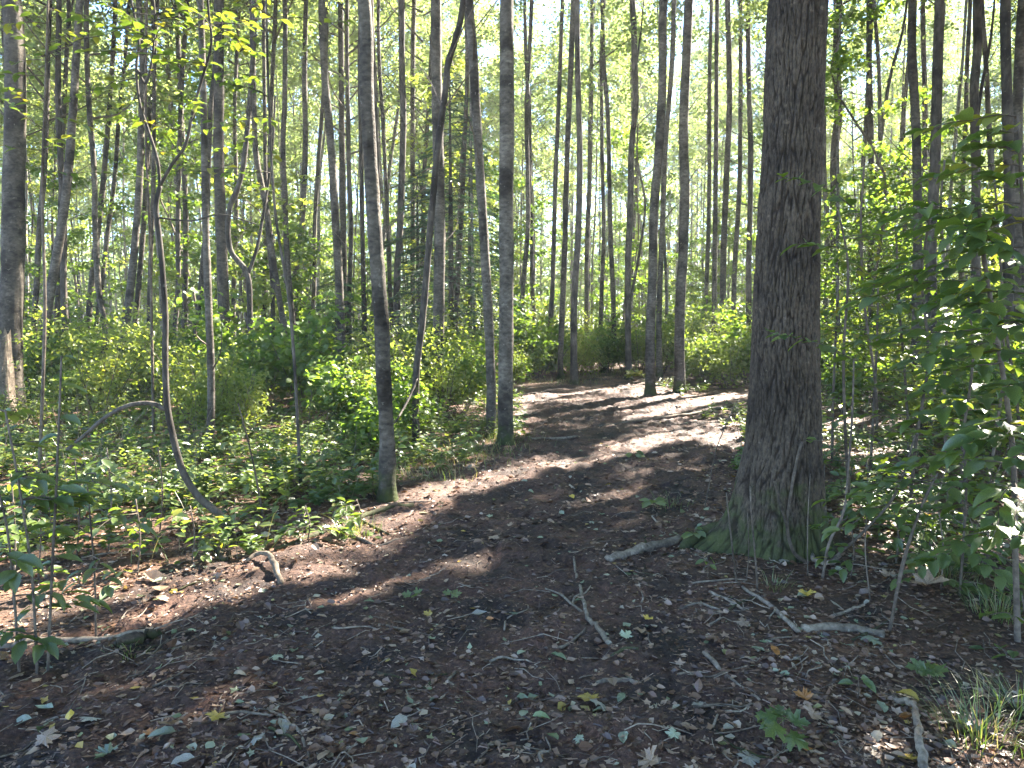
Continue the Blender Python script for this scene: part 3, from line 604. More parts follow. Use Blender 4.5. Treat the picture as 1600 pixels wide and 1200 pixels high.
# --- far wood that reads as one mass
fw = MB()
for k in range(900):
    y = 46 + 79 * rng.random() ** .8; x = rng.uniform(-.8 * y, .8 * y); z = float(g(x, y)); h = rng.uniform(15, 21)
    fw.tube(np.array([[x, y, z - .3], [x + rng.normal(0, .2), y, z + h * .5], [x + rng.normal(0, .4), y, z + h]]), [.085, .06, .02], 4, r=-1)
ob('distant_trunks', fw.mesh('distant_trunks', M_popf), kind='stuff', label='mass of distant trunks at the back of the wood')
C_ = []
for k in range(2500):
    y = rng.uniform(58, 128); x = rng.uniform(-.8 * y, .8 * y); z0 = float(g(x, y)); C_.append([x, y, z0 + (rng.uniform(4, 19) if k % 2 else rng.uniform(.4, 8))])
lv = leaf_cloud(np.array(C_), 62, 1.4, .46, DIA, 91, .9)
ob('distant_foliage', mesh('distant_foliage', lv[0], lv[1], M_crown, lv[2]), kind='stuff', label='sunlit distant foliage closing the back of the wood')

# ------------------------------------------------------------------ understorey saplings (3-8 m)
SP = []
for k in range(8):
    H = 3.4 + .75 * k; r = np.random.default_rng(400 + k); P = np.array([[0, 0, -.1], [0, 0, 0], *[[r.normal(0, .12) * i, r.normal(0, .12) * i, H * i / 4] for i in range(1, 5)]]); C = catmull(P, 4)
    st = MB(); st.tube(C, np.interp(C[:, 2], [-.1, H], [.028 + .003 * k, .005]), 6); cent = []
    for b in range(13 + k):
        z0 = H * (.22 + .75 * (b + r.random()) / (13 + k)); p0 = curve_at(C, z0); az = b * 2.4; ln = (.7 + 1.1 * r.random()) * (1.15 - z0 / H * .6)
        e = p0 + np.array([math.cos(az) * ln, math.sin(az) * ln, ln * .35]); st.tube(catmull([p0, (p0 + e) / 2 + [0, 0, .05], e], 3), np.linspace(.011, .003, 7), 4)
        for q in np.linspace(.3, 1.05, 6): cent.append(p0 + (e - p0) * q)
    lv = leaf_cloud(np.array(cent), 18, .19, .105, HEXL, 410 + k, .35)
    SP.append((H, st.mesh('stem', M_twig), mesh('foliage', lv[0], lv[1], M_shrub2 if k % 3 == 1 else M_shrub, lv[2])))
def place_sapling(x, y, k, s, label, group):
    H, a, b = SP[k % 8]; r_ = ob('sapling', None, loc=(x, y, float(g(x, y))), label=label, cat='sapling', group=group, scale=s); r_.rotation_euler = (0, 0, rng.random() * 6.28)
    ob('stem', a, r_); ob('foliage', b, r_, kind='stuff'); MASS.append(r_)
n = 0
while n < 110:
    y = 14 + 54 * rng.random() ** .85; x = rng.uniform(-.75 * y - 1, .75 * y + 1)
    sx_, sy_ = x - 4.6 * L[0] / L[2] * .8, y - 4.6 * L[1] / L[2] * .8
    if on_path(x, y, -.9) or (y < 16 and x > -3 and x < 6) or (on_path(sx_, sy_, -.8) and rng.random() < .85): continue
    side = 'left of the path' if x < xl(min(y, 20)) else 'right of the path'
    place_sapling(x, y, n, rng.uniform(.8, 1.15) + .006 * y, f'thin leafy sapling under the poplars {side}', f'understorey saplings {side}'); n += 1

# ------------------------------------------------------------------ shrubs (0.5-1.8 m)
SH = []
for k in range(8):
    r = np.random.default_rng(500 + k); H = .7 + .16 * k; st = MB(); cent = []
    for b in range(6 + k):
        az = r.random() * 6.28; rad = H * (.15 + .5 * r.random()); e = np.array([math.cos(az) * rad, math.sin(az) * rad, H * (.5 + .5 * r.random())])
        c = catmull([[e[0] * .05, e[1] * .05, -.05], e * .5 + r.normal(0, .04, 3), e], 4); st.tube(c, np.linspace(.008, .003, len(c)), 4)
        for q in c[3:]:
            for _ in range(2): cent.append(q + r.normal(0, .10, 3) * [1, 1, .5])
    lv = leaf_cloud(np.array(cent), (9, 15, 7, 11)[k % 4], .13 + .02 * (k % 3), (.085, .055, .11, .07)[k % 4], HEXL, 510 + k, .45, aspect=(.75, .5, .8, .6)[k % 4])
    SH.append((H, st.mesh('stems', M_twig), mesh('foliage', lv[0], lv[1], M_shrub2 if k % 2 else M_shrub, lv[2])))
def place_shrub(x, y, k, s, label, group):
    H, a, b = SH[k % 8]; r_ = ob('shrub', None, loc=(x, y, float(g(x, y))), label=label, cat='shrub', group=group, scale=s); r_.rotation_euler = (0, 0, rng.random() * 6.28)
    ob('stems', a, r_); ob('foliage', b, r_, kind='stuff'); MASS.append(r_)
n = 0; t_ = 0
while n < 285 and t_ < 9000:
    t_ += 1
    y = 7.0 + 28 * rng.random() ** .9; x = rng.uniform(-.74 * y - 1, .74 * y + 1)
    if on_path(x, y, -.75): continue
    left = x < xl(min(y, 22))
    if left and y < 9.5 and rng.random() < .55: continue
    if left and x > xl(y) - 1.1 and y < 10: continue
    if not left and y < 16 and x < 5.5: continue
    s = rng.uniform(.65, 1.0) if y < 11 else rng.uniform(.8, 1.3)
    dep = 'nearest' if y < 11 else ('middle' if y < 20 else 'farthest')
    sd = 'left of the path' if left else 'right of the path'
    place_shrub(x, y, n, s, f'leafy green shrub among the {dep} undergrowth {sd}', f'{dep} shrubs {sd}'); n += 1
# thickets closing the bend of the path and the right bank
for px, py, k, s_ in [(1105,600,5,1.0),(1140,606,3,1.0),(1165,598,6,1.1),(1120,590,7,1.1),(1150,585,4,1.2),(1085,592,2,1.0),(820,596,4,.8),(845,590,6,1.0),(865,588,2,.9),(835,584,7,1.1),(905,586,3,1.0),(930,580,5,1.1),(950,584,6,.9),(975,582,4,1.0),(1000,584,7,1.0),(1035,584,5,1.0),(1060,584,6,1.1),(890,578,7,1.2),(1010,576,3,1.2),(1050,575,2,1.2),(1100,575,5,1.3),(960,573,1,1.3),(1175,588,5,1.2),(800,600,3,.8),(1320,640,4,.8),(1350,625,5,.9),(1300,615,6,.9),(1400,620,7,1.0),(1470,640,5,1.0),(1540,660,6,1.1),(1590,680,4,1.1),(1440,610,3,1.1),(1500,605,7,1.2),(1570,615,5,1.2)]:
    q_ = gp(px, py); place_shrub(q_[0], q_[1], k, s_, 'shrub', 'shrubs')
for px, py, k, s_ in [(1330,600,1,.8),(1400,596,3,.9),(1450,600,0,1.0),(1510,604,4,.8),(1560,600,2,.9),(1100,572,1,.8),(1140,568,3,.9),(830,572,0,.7),(950,566,2,.8),(1010,562,4,.8),(870,560,5,.8),(1280,590,2,.8),(1190,570,0,.9),(1590,620,1,1.0)]:
    q_ = gp(px, py); place_sapling(q_[0], q_[1], k, s_, 'sapling', 'saplings')
print('shrubs', n)

# ------------------------------------------------------------------ low ground cover
def herb_layer(n, f_xy, hmin, hmax, size, mat, tmpl=HEXL, nl=9):
    Ps = []; Ds = []; Ns = []; S = []; R_ = []; st = MB()
    for k in range(n):
        x, y = f_xy()
        h = rng.uniform(hmin, hmax); z = float(surf(x, y)[0]); cr = rng.random(); lean = rng.normal(0, .06, 2)
        for i in range(nl):
            q = .35 + .65 * (i + rng.random()) / nl; a = i * 2.4 + rng.random(); s = size * (.6 + .7 * rng.random())
            Ps.append([x + lean[0] * q * h * 4, y + lean[1] * q * h * 4, z + h * q]); Ds.append([math.cos(a), math.sin(a), rng.normal(.1, .3)]); Ns.append([rng.normal(0, .35), rng.normal(0, .35), 1]); S.append(s); R_.append(np.clip(.55 * cr + .45 * rng.random(), 0, 1))
    return scatter(*tmpl, np.array(Ps), np.array(Ds), np.array(Ns), np.array(S), np.array(S) * .55, np.array(R_))
def pos_left():
    while True:
        y = 4.6 + 12 * rng.random() ** 1.1; x = rng.uniform(-.74 * y - .5, xl(y) + .1)
        if y < 6 and rng.random() < .55 + .3 * (xl(y) - x < 1): continue
        d = xl(y) - x
        if fbm(x * 1.1, y * 1.1, 2, 71) > .36 + .25 * max(0, .6 - d): return x, y
def pos_right():
    while True:
        y = 3.2 + 15 * rng.random(); x = rng.uniform(xr(y) - .1, .76 * y + 1.0)
        if (x - BIG[0]) ** 2 + (y - BIG[1]) ** 2 < .2 or (y < 6.5 and x < 2.5) or (y < 4.2 and rng.random() < .6): continue
        if fbm(x * .8, y * .8, 2, 72) > .47: return x, y
lv = herb_layer(1500, pos_left, .05, .42, .055, M_herb); ob('ground_cover', mesh('ground_cover', lv[0], lv[1], M_shrub2, lv[2]), kind='stuff', label='pale small-leaved herbs among the ground cover left of the path')
lv = herb_layer(2500, pos_left, .06, .34, .085, M_herb); ob('ground_cover', mesh('ground_cover', lv[0], lv[1], M_herb, lv[2]), kind='stuff', label='low leafy herbs covering the ground left of the path')
lv = herb_layer(1300, pos_right, .05, .28, .075, M_herb); ob('ground_cover', mesh('ground_cover', lv[0], lv[1], M_herb, lv[2]), kind='stuff', label='low green seedlings on the ground right of the path')
# dry stalks and grass blades in the herb layer
GB = (np.array([[0, .5, 0], [0, -.5, 0], [.4, .4, .03], [.4, -.4, .03], [.75, .25, 0], [.75, -.25, 0], [1, 0, -.12]], float), np.array([[0, 1, 3], [0, 3, 2], [2, 3, 5], [2, 5, 4], [4, 5, 6]]))
def blades(n, f_xy, lmin, lmax, w, up=1.6):
    P = []; D = []; Nn = []; S = []
    for k in range(n):
        x, y = f_xy(); a = rng.random() * 6.28
        P.append([x, y, float(surf(x, y)[0])]); D.append([math.cos(a), math.sin(a), up * (.4 + rng.random())]); Nn.append([-math.cos(a), -math.sin(a), .6]); S.append(rng.uniform(lmin, lmax))
    S = np.array(S); return scatter(*GB, np.array(P), np.array(D), np.array(Nn), S, np.full(n, w))
lv = blades(3400, pos_left, .08, .4, .004); ob('grass', mesh('grass', lv[0], lv[1], M_grass, lv[2]), kind='stuff', label='thin grass and dry stalks among the herbs left of the path')
ds = MB()
for k_ in range(420):
    x_, y_ = pos_left() if k_ % 3 else pos_right(); h_ = rng.uniform(.2, .95); z_ = float(surf(x_, y_)[0]); le_ = rng.normal(0, .22, 2) * h_
    ds.tube(catmull([[x_, y_, z_ - .02], [x_ + le_[0] * .4 + rng.normal(0, .02), y_ + le_[1] * .4, z_ + h_ * .5], [x_ + le_[0], y_ + le_[1], z_ + h_]], 3), np.linspace(.0035, .0015, 7), 4, r=rng.random())
ob('dry_stems', ds.mesh('dry_stems', M_dead), kind='stuff', label='thin dry bare stems standing in the undergrowth on both sides')
def pos_verge():
    while True:
        if rng.random() < .5:
            y = rng.uniform(7, 10); x = xl(y) - .25 + rng.normal(0, .3)
        else:
            y = rng.uniform(17, 21.5); x = xl(y) + .1 + rng.normal(0, .5)
        return x, y
lv = blades(2200, pos_verge, .04, .16, .006); ob('grass', mesh('grass', lv[0], lv[1], M_grass, lv[2]), kind='stuff', label='short green grass along the left verge of the path')

# ------------------------------------------------------------------ leaf litter and wood chips
def litter_pts(n, ymax=22, dens_path=.35, near=1.9, reach=.78):
    out = []
    while len(out) < n:
        m = n * 2; v = rng.random(m); y = near * (ymax / near) ** v; x = rng.uniform(-reach, reach, m) * y + rng.uniform(-.8, .8, m)
        p = on_path(x, y); edge = np.minimum(x - xl(y), xr(y) - x)
        dn = np.where(p, dens_path * (.35 + 1.1 * fbm(x * 1.2, y * 1.2, 3, 81)) + .4 * np.clip(1 - edge / .6, 0, 1) + .25 * np.clip((y - 7) / 5, 0, 1), .55 + .5 * fbm(x, y, 2, 82))
        k = rng.random(m) < dn; out.extend(zip(x[k], y[k]))
    a = np.array(out[:n]); return a[:, 0], a[:, 1]
def litter(n, size, tm, ymax, dens, near, tilt, name, mat, label, wide=.65, rr=None, lift=.006):
    x, y = litter_pts(n, ymax, dens, near); z = surf(x, y)[0] + lift; a = rng.random(n) * 6.28
    per = n // len(tm); mb = MB()
    for i, t_ in enumerate(tm):
        s = slice(i * per, (i + 1) * per); m = per; nn = np.stack([rng.normal(0, tilt, m), rng.normal(0, tilt, m), np.ones(m)], -1)
        sz = size * (.5 + .9 * rng.random(m)) ; q = rng.random(m) if rr is None else rr(m)
        V, T, R = scatter(*t_, np.stack([x[s], y[s], z[s]], -1), np.stack([np.cos(a[s]), np.sin(a[s]), np.zeros(m)], -1), nn, sz, sz * wide * (.8 + .4 * rng.random(m)), q); mb.add(V, T, R)
    return ob(name, mb.mesh(name, mat), kind='stuff', label=label)
litter(17000, .038, CU + [star(1), star(2)], 9, .5, 1.8, .35, 'leaf_litter', M_lit, 'curled brown fallen leaves covering the near forest floor', .7)
litter(12000, .06, [HEXL], 26, .5, 5, .35, 'leaf_litter', M_lit, 'brown fallen leaves farther along the path and under the trees', .7)
CHIP = (np.array([[0, .5, 0], [0, -.5, 0], [1, -.35, .01], [1, .35, .01], [.0, 0, .09], [1, 0, .09]], float), np.array([[0, 4, 5], [0, 5, 3], [4, 1, 2], [4, 2, 5], [0, 1, 4], [3, 5, 2]]))
litter(17000, .028, [CHIP], 20, .9, 1.8, .22, 'wood_chips', M_lit, 'small wood chips and bark bits trodden into the soil', .22, lambda m: rng.random(m) ** 1.6 * .85)
litter(26000, .017, [DIA], 12, 1.0, 1.8, .4, 'leaf_fragments', M_lit, 'crumbled leaf fragments on the soil', .8, lambda m: rng.random(m) ** 1.3 * .9)
# twigs
tw = MB()
x, y = litter_pts(1500, 18, .6, 2.0)
for i in range(len(x)):
    a = rng.random() * 6.28 if rng.random() < .5 else rng.normal(.9, .4); l = .04 + .22 * rng.random() ** 2 * (1 + y[i] * .05); k = 4; tt = np.linspace(-.5, .5, k)
    px = x[i] + np.cos(a) * l * tt + rng.normal(0, .012, k); py = y[i] + np.sin(a) * l * tt + rng.normal(0, .012, k); pz = surf(px, py)[0] + .006 + np.abs(rng.normal(0, .008, k))
    tw.tube(np.stack([px, py, pz], -1), np.full(k, rng.uniform(.001, .0032)), 4, r=rng.random())
ob('twig_litter', tw.mesh('twig_litter', M_dead), kind='stuff', label='small dead twigs scattered over path and forest floor')

# individual fallen leaves
FLM = {}
def fl_mesh(colr, shape, k):
    key = (colr, shape, k)
    if key not in FLM:
        t_ = MP[k % 3] if shape == 'maple' else (OV[k % 4] if shape == 'oval' else CU[k % 6]); FLM[key] = mesh('fallen_leaf', t_[0] * [1, .62 if shape != 'maple' else 1, 1], t_[1], M_fl[colr], np.full(len(t_[0]), .5))
    return FLM[key]
def fallen(x, y, size, colr, shape, label, rz=None, tilt=.18):
    o = ob('fallen_leaf', fl_mesh(colr, shape, int(rng.integers(12))), loc=(x, y, float(surf(x, y)[0]) + .014 + .01 * (shape != 'curled')), label=label, cat='fallen leaf', group='fallen leaves on the forest floor')
    o.rotation_euler = (rng.normal(0, tilt), rng.normal(0, tilt), rng.random() * 6.28 if rz is None else rz); o.scale = (size,) * 3; return o
hand = [(342,1127,30,'yellow','maple','bright yellow maple leaf alone on dark soil at the lower left'), (107,1133,22,'yellow','curled','small yellow leaf near the bottom left corner'),
 (925,1092,34,'yellow','maple','yellow and brown maple leaf beside the pale broken stick in the foreground'), (815,1122,22,'mint','oval','left leaf of the pale green pair in the foreground'), (832,1132,24,'green','oval','right leaf of the pale green pair in the foreground'),
 (636,1127,28,'grey','oval','long pale leaf with green tint left of the pale green pair'), (533,1088,30,'tan','maple','cream coloured torn leaf with a dry curl beside it'), (672,967,16,'yellow','maple','small yellow leaf in the middle of the path'),
 (1015,970,18,'yellow','maple','pale yellow leaf right of the forked stick'), (760,970,12,'orange','curled','small orange leaf in the middle of the path'), (1260,935,26,'yellow','maple','yellow-brown maple leaf in the litter in front of the big trunk'),
 (1353,997,36,'mint','maple','large pale green leaf lying on the weathered log'), (945,1022,34,'tan','maple','olive-brown maple leaf at the end of the forked stick'), (975,1003,22,'mint','maple','cream maple leaf just right of the forked stick end'),
 (1430,918,60,'tan','maple','very large dull tan leaf standing out among the shrub stems'), (1090,1108,22,'grey','maple','bright white-grey leaf on dark soil in the right foreground'), (1265,1102,30,'orange','maple','orange and yellow leaf above the maple seedling'),
 (1195,1026,22,'mint','oval','cream oval leaf left of the weathered log'), (1113,1007,34,'brown','maple','rusty brown maple leaf left of the weathered log'), (820,1018,18,'mint','oval','round pale green leaf in a cluster right of centre'),
 (860,1025,26,'green','oval','green leaf in the cluster right of centre'), (975,1138-45,18,'green','oval','round dark green leaf near the pale broken stick'), (1160,1190,38,'grey','maple','grey-green maple leaf at the bottom edge below the seedling'),
 (50,1125,34,'mint','oval','pale bluish green leaf near the left edge of the foreground'), (275,1150,38,'mint','oval','large pale green leaf in a clump of leaves at the lower left'), (250,1050,18,'green','oval','dark green leaf in the left foreground'),
 (365,1058,22,'grey','oval','white leaf on the dark soil left of centre'), (905,1158,20,'mint','maple','pale green leaf at the lower centre'), (855,1154,24,'green','oval','green leaf at the lower centre'), (975,1157,24,'mint','oval','white-green leaf near the bottom right of centre'),
 (645,1096,16,'green','curled','small dark green leaf at lower centre'), (225,905,44,'tan','curled','big crumpled tan leaf in the sunlit litter at left'), (250,918,46,'tan','curled','second big crumpled tan leaf in the sunlit litter at left'), (205,935,40,'brown','curled','big brown curled leaf below the crumpled tan leaves'),
 (186,922,36,'green','oval','dark green leaf left of the crumpled tan leaves'), (1130,1150,20,'grey','oval','grey curled leaf left of the maple seedling'), (1022,1092,22,'tan','curled','salmon brown curled leaf right of the yellow and brown maple leaf'), (1060,1062+50,20,'grey','curled','white curled leaf near the grey-white leaf'),
 (960,1080,22,'tan','oval','tan leaf just below the pale broken stick'), (1400,1095,34,'yellow','oval','dull yellow leaf in the lower right'), (1372,1107,26,'mint','oval','pale green leaf left of the sunlit log'), (1425,1128,26,'orange','curled','bright orange leaf on top of the sunlit log'),
 (1425,1192,34,'yellow','maple','bright yellow-orange leaf at the bottom edge beside the sunlit log'), (1260,1190-5,34,'orange','curled','orange-brown curled leaf at the bottom edge')]
for px, py, w, c, s, lb in hand:
    p = gp(px, py); fallen(p[0], p[1], w / F * math.hypot(p[1], 1.5) * (.8 if s == 'maple' else 1.0), c, s, lb)
x, y = litter_pts(256, 8, .7, 2.1, .70); seen = 0
cw = ['brown', 'tan', 'grey', 'mint', 'green', 'yellow', 'orange']; wt = np.array([.34, .30, .14, .08, .06, .05, .03])
nm = dict(brown='dark brown', tan='tan', grey='pale grey', mint='pale green', green='green', yellow='yellow', orange='orange')
for i in range(len(x)):
    c = cw[int(rng.choice(7, p=wt))]; s = ['curled', 'oval', 'maple', 'oval'][int(rng.integers(4))]
    zone = 'on the bare soil of the path' if on_path(x[i], y[i]) else ('in the litter right of the path' if x[i] > 0 else 'in the litter left of the path')
    sh = dict(curled='curled', oval='flat oval', maple='lobed')[s]
    fallen(x[i], y[i], rng.uniform(.04, .085), c, s, f'small {nm[c]} {sh} leaf lying {zone}', tilt=.3)

# ------------------------------------------------------------------ fallen wood, things of their own
def stick(name, pts, w0, w1, label, mat=M_dead, cat=None, forks=(), lift=.3, n=8, hs=None, rough=.22):
    P = []
    for i, (px, py) in enumerate(pts):
        q = gp(px, py); h = 0 if hs is None else hs[i]; q[2] = float(surf(q[0], q[1])[0]) + h; P.append(q)
    Y_ = np.mean([p[1] for p in P]); r0 = w0 / F * Y_ / 2; r1 = w1 / F * Y_ / 2
    C = catmull(P, 5); C[1:-1] += rng.normal(0, .22 * max(r0, r1), (len(C) - 2, 3)); C[:, 2] += lift * np.linspace(r0, r1, len(C)) * 1.5
    if hs is None: C[:, 2] = np.maximum(C[:, 2], surf(C[:, 0], C[:, 1])[0] + .25 * r1)
    b = C[len(C) // 2].copy(); mb = MB(); mb.tube(C - b, np.linspace(r0, r1, len(C)), n, rough, int(w0 * 7)); root = ob(name, mb.mesh(name, mat, True), loc=b, label=label, cat=cat or name.split('_')[-1])
    for fp, fw0, fw1 in forks:
        Q = [gp(px, py) for px, py in fp]; Q = catmull([np.array([q[0], q[1], float(surf(q[0], q[1])[0]) + r0 * .5]) for q in Q], 4); mf = MB(); mf.tube(Q - b, np.linspace(fw0, fw1, len(Q)) / F * Y_ / 2, 6, .1, 2); ob('side_branch', mf.mesh('side_branch', mat, True), root)
    return root
stick('forked_stick', [(953, 1012), (935, 990), (917, 960), (910, 935), (902, 900), (896, 866)], 8, 4, 'pale forked stick lying on the path left of the mossy log', M_pale, 'stick', [([(917, 961), (893, 942), (875, 922), (852, 914)], 5, 3)])
stick('log', [(948, 876), (985, 865), (1020, 855), (1062, 846)], 14, 17, 'grey-brown log at the left foot of the big mossy trunk', M_dead, 'log', n=12)
stick('fallen_branch', [(430, 864), (480, 845), (520, 828), (575, 806), (645, 790)], 7, 11, 'long dark branch lying along the left edge of the path', M_dwood, 'branch', [([(560, 812), (590, 830), (612, 838)], 6, 3)])
stick('bent_log', [(385, 885), (410, 880), (428, 890), (438, 912)], 6, 10, 'short bent grey log at the path edge below the curved sapling', M_dead, 'log', n=10, hs=[.01, .06, .05, .0])
stick('fallen_branch', [(280, 845), (310, 845), (335, 855), (352, 882)], 5, 10, 'dark dead branch in the herbs left of the bent log', M_dwood, 'branch')
stick('weathered_log', [(1255, 986), (1300, 983), (1345, 986), (1382, 992)], 15, 13, 'pale weathered log with dark cracks in front of the big trunk', M_pale, 'log', n=12)
stick('splintered_stick', [(1108, 930), (1140, 942), (1165, 956)], 8, 4, 'splintered tan stick in the litter in front of the big trunk', M_dead, 'stick')
stick('stick', [(1160, 922), (1200, 948), (1225, 970), (1248, 990)], 6, 8, 'straight brown stick pointing at the weathered log', M_dead)
stick('stick', [(1100, 1030), (1130, 1055), (1160, 1075), (1188, 1097)], 9, 4, 'dry rotten stick on dark soil in the right foreground', M_dead)
stick('sunlit_log', [(1398, 1104), (1425, 1125), (1435, 1155), (1442, 1200), (1446, 1225)], 9, 16, 'sunlit bleached log at the bottom right corner', M_pale, 'log', n=12, hs=[.02, .05, .05, .03, .02])
stick('stick', [(1450, 1132), (1480, 1128), (1512, 1130)], 6, 5, 'thin reddish stick beside the grass tuft', M_dead)
stick('stick', [(1290, 1125), (1320, 1160), (1345, 1190)], 5, 7, 'sunlit stick left of the bleached log', M_dead)
stick('fallen_branch', [(935, 668), (1000, 660), (1060, 652), (1145, 634)], 3, 6, 'long thin branch lying across the far path toward the big trunk', M_dead, 'branch')
stick('fallen_branch', [(828, 686), (860, 686), (905, 684)], 5, 4, 'reddish branch on the path right of the close pair of trunks', M_dead, 'branch')
stick('fallen_branch', [(1200, 655), (1130, 640), (1090, 655)], 4, 3, 'dark branch lying behind the big trunk', M_dwood, 'branch')
stick('stick', [(932, 1066), (965, 1064), (998, 1070)], 9, 8, 'pale broken stick left of the bluish green leaf', M_pale)
stick('stick', [(955, 1022), (975, 1022), (998, 1023)], 7, 6, 'short dark stick end to end with the forked stick', M_dwood)
stick('stick', [(664, 1068), (680, 1055), (700, 1040)], 8, 4, 'half buried stick with a pale broken end left of centre', M_dwood)
stick('stick', [(590, 1050), (620, 1053), (650, 1054)], 6, 5, 'dark straight stick on the soil left of centre', M_dwood)
stick('stick', [(415, 1106), (450, 1122), (470, 1150), (488, 1200)], 7, 4, 'bent grey-brown twig at the lower left of the path', M_dead)
stick('stick', [(748, 1172), (770, 1163), (795, 1152)], 6, 4, 'grey stick at the bottom below the pale green pair of leaves', M_dead)
stick('stick', [(872, 1008), (890, 1000), (915, 985)], 6, 4, 'reddish brown stick left of the forked stick', M_dead)
stick('stick', [(1060, 950), (1090, 948), (1125, 955)], 6, 4, 'grey stick in the litter left of the splintered stick', M_dead)
stick('stick', [(1300, 965), (1330, 955), (1350, 948)], 6, 4, 'pale curved stick just above the weathered log', M_pale)
stick('stick', [(550, 840), (590, 850), (635, 842)], 6, 3, 'pale bare root curling on the left edge of the path', M_dead)
stick('stick', [(230, 1030), (262, 1000), (300, 985)], 5, 4, 'thin stick in the sunlit litter at left', M_dead)
stick('log', [(0, 1012), (70, 1000), (150, 990), (235, 985)], 12, 8, 'low bleached log in the bright sun patch at the left edge', M_pale, 'log', n=10)
stick('log', [(185, 1015), (215, 1005), (250, 990)], 22, 14, 'short moss covered log in the left foreground', M_dwood, 'log', n=12)
kk = 0
x, y = litter_pts(60, 7, .7, 2.2, .66)
for i in range(60):
    a = rng.normal(.8, .7); l = rng.uniform(.12, .4); q = np.linspace(-.5, .5, 4); px = x[i] + np.cos(a) * l * q + rng.normal(0, .02, 4); py = y[i] + np.sin(a) * l * q + rng.normal(0, .02, 4)
    P = np.stack([px, py, surf(px, py)[0] + .01], -1); C = catmull(P, 3); C[:, 2] = np.maximum(C[:, 2], surf(C[:, 0], C[:, 1])[0] + .006); b = C[5].copy(); mb = MB(); r0 = rng.uniform(.003, .008); mb.tube(C - b, np.linspace(r0, r0 * .5, len(C)), 6, .1, i)
    zone = 'on the path soil' if on_path(x[i], y[i]) else ('in the litter right of the path' if x[i] > 0 else 'in the litter left of the path')
    ob('twig', mb.mesh('twig', [M_dead, M_dwood, M_pale, M_dead][i % 4], True), loc=b, label=f'short {["brown", "dark", "bleached", "brown"][i % 4]} dead twig {zone}', cat='twig', group='dead twigs on the ground')
# broken stump
def stump():
    Y_ = gp(8, 660)[1] - .25; b = np.array([at(8, 660, Y_)[0], Y_, float(g(-7, Y_))]); nt = 26; th = np.arange(nt) / nt * 6.283; zs = np.linspace(0, 1.0, 16)
    top = 1.05 + .28 * hash2(np.arange(nt), np.arange(nt) * 3, 5) + .2 * np.cos(th - .4); V = []
    for q in zs:
        r = .155 - .03 * q + .02 * vnoise(th * 3, q * 8 + th * 0, 8); V.append(np.stack([r * np.cos(th), r * np.sin(th), -.1 + q * (top + .1)], -1))
    for q in (.9, .5, .05): V.append(np.stack([.10 * q * np.cos(th), .10 * q * np.sin(th), top * (.55 + .4 * q)], -1))
    m = len(V); V = np.vstack(V); i = np.arange(m - 1)[:, None] * nt; j = np.arange(nt)[None]; Q = np.stack([i + j, i + (j + 1) % nt, i + nt + (j + 1) % nt, i + nt + j], -1).reshape(-1, 4)
    ob('broken_stump', mesh('broken_stump', V, Q, M_dead, None, False), loc=b, label='pale splintered dead stump standing at the left edge of the photo', cat='stump')
stump()

# ------------------------------------------------------------------ near plants whose leaves are parts
LM = {}
def leaf_mesh(kind, k, mat):
    key = (kind, k, mat.name)
    if key not in LM:
        t_ = (OV if kind == 'oval' else MP)[k]; LM[key] = mesh('leaf', t_[0], t_[1], mat, np.full(len(t_[0]), .5), True)
    return LM[key]
def put_leaf(root, p, d, n, size, wide, kind='oval', mat=M_near):
    d = nrm(np.array(d, float)); n = np.array(n, float); n = nrm(n - n.dot(d) * d); s = np.cross(n, d)
    o = bpy.data.objects.new('leaf', leaf_mesh(kind, int(rng.integers(4 if kind == 'oval' else 3)), mat)); col.objects.link(o); o.parent = root
    M = Matrix(((d[0], s[0], n[0], p[0]), (d[1], s[1], n[1], p[1]), (d[2], s[2], n[2], p[2]), (0, 0, 0, 1))); o.matrix_local = M @ Matrix.Diagonal((size, size * wide, size, 1)); return o
def spray(root, mb, p0, d, ln, size, nl, wide=.5, kind='oval', mats=(M_near,), droop=.25, rad=.004, b=np.zeros(3)):
    d = nrm(np.array(d, float)); side = nrm(np.cross([0, 0, 1], d)); P = [p0 + d * ln * q + np.array([0, 0, -droop * ln * q * q]) + side * .02 * math.sin(q * 9) + rng.normal(0, .006, 3) for q in np.linspace(0, 1, 7)]
    C = catmull(P, 3); mb.tube(C - b, np.linspace(rad, .0012, len(C)), 5)
    for i in range(nl):
        q = .15 + .85 * (i + .5) / nl; p = C[min(len(C) - 1, int(q * len(C)))]; sg = 1 if i % 2 else -1
        dd = d * (.55 + .3 * q) + side * sg * (.9 - .4 * q) + np.array([0, 0, rng.normal(-.18, .15)]); put_leaf(root, p - b + rng.normal(0, .004, 3), dd, [rng.normal(0, .22), rng.normal(0, .22), 1], size * rng.uniform(.65, 1.1) * (.75 + .4 * math.sin(math.pi * min(q, .8))), wide, kind, mats[int(rng.integers(len(mats)))])
    put_leaf(root, C[-1] - b, d + [0, 0, -.2], [0, 0, 1], size * .9, wide, kind, mats[0])
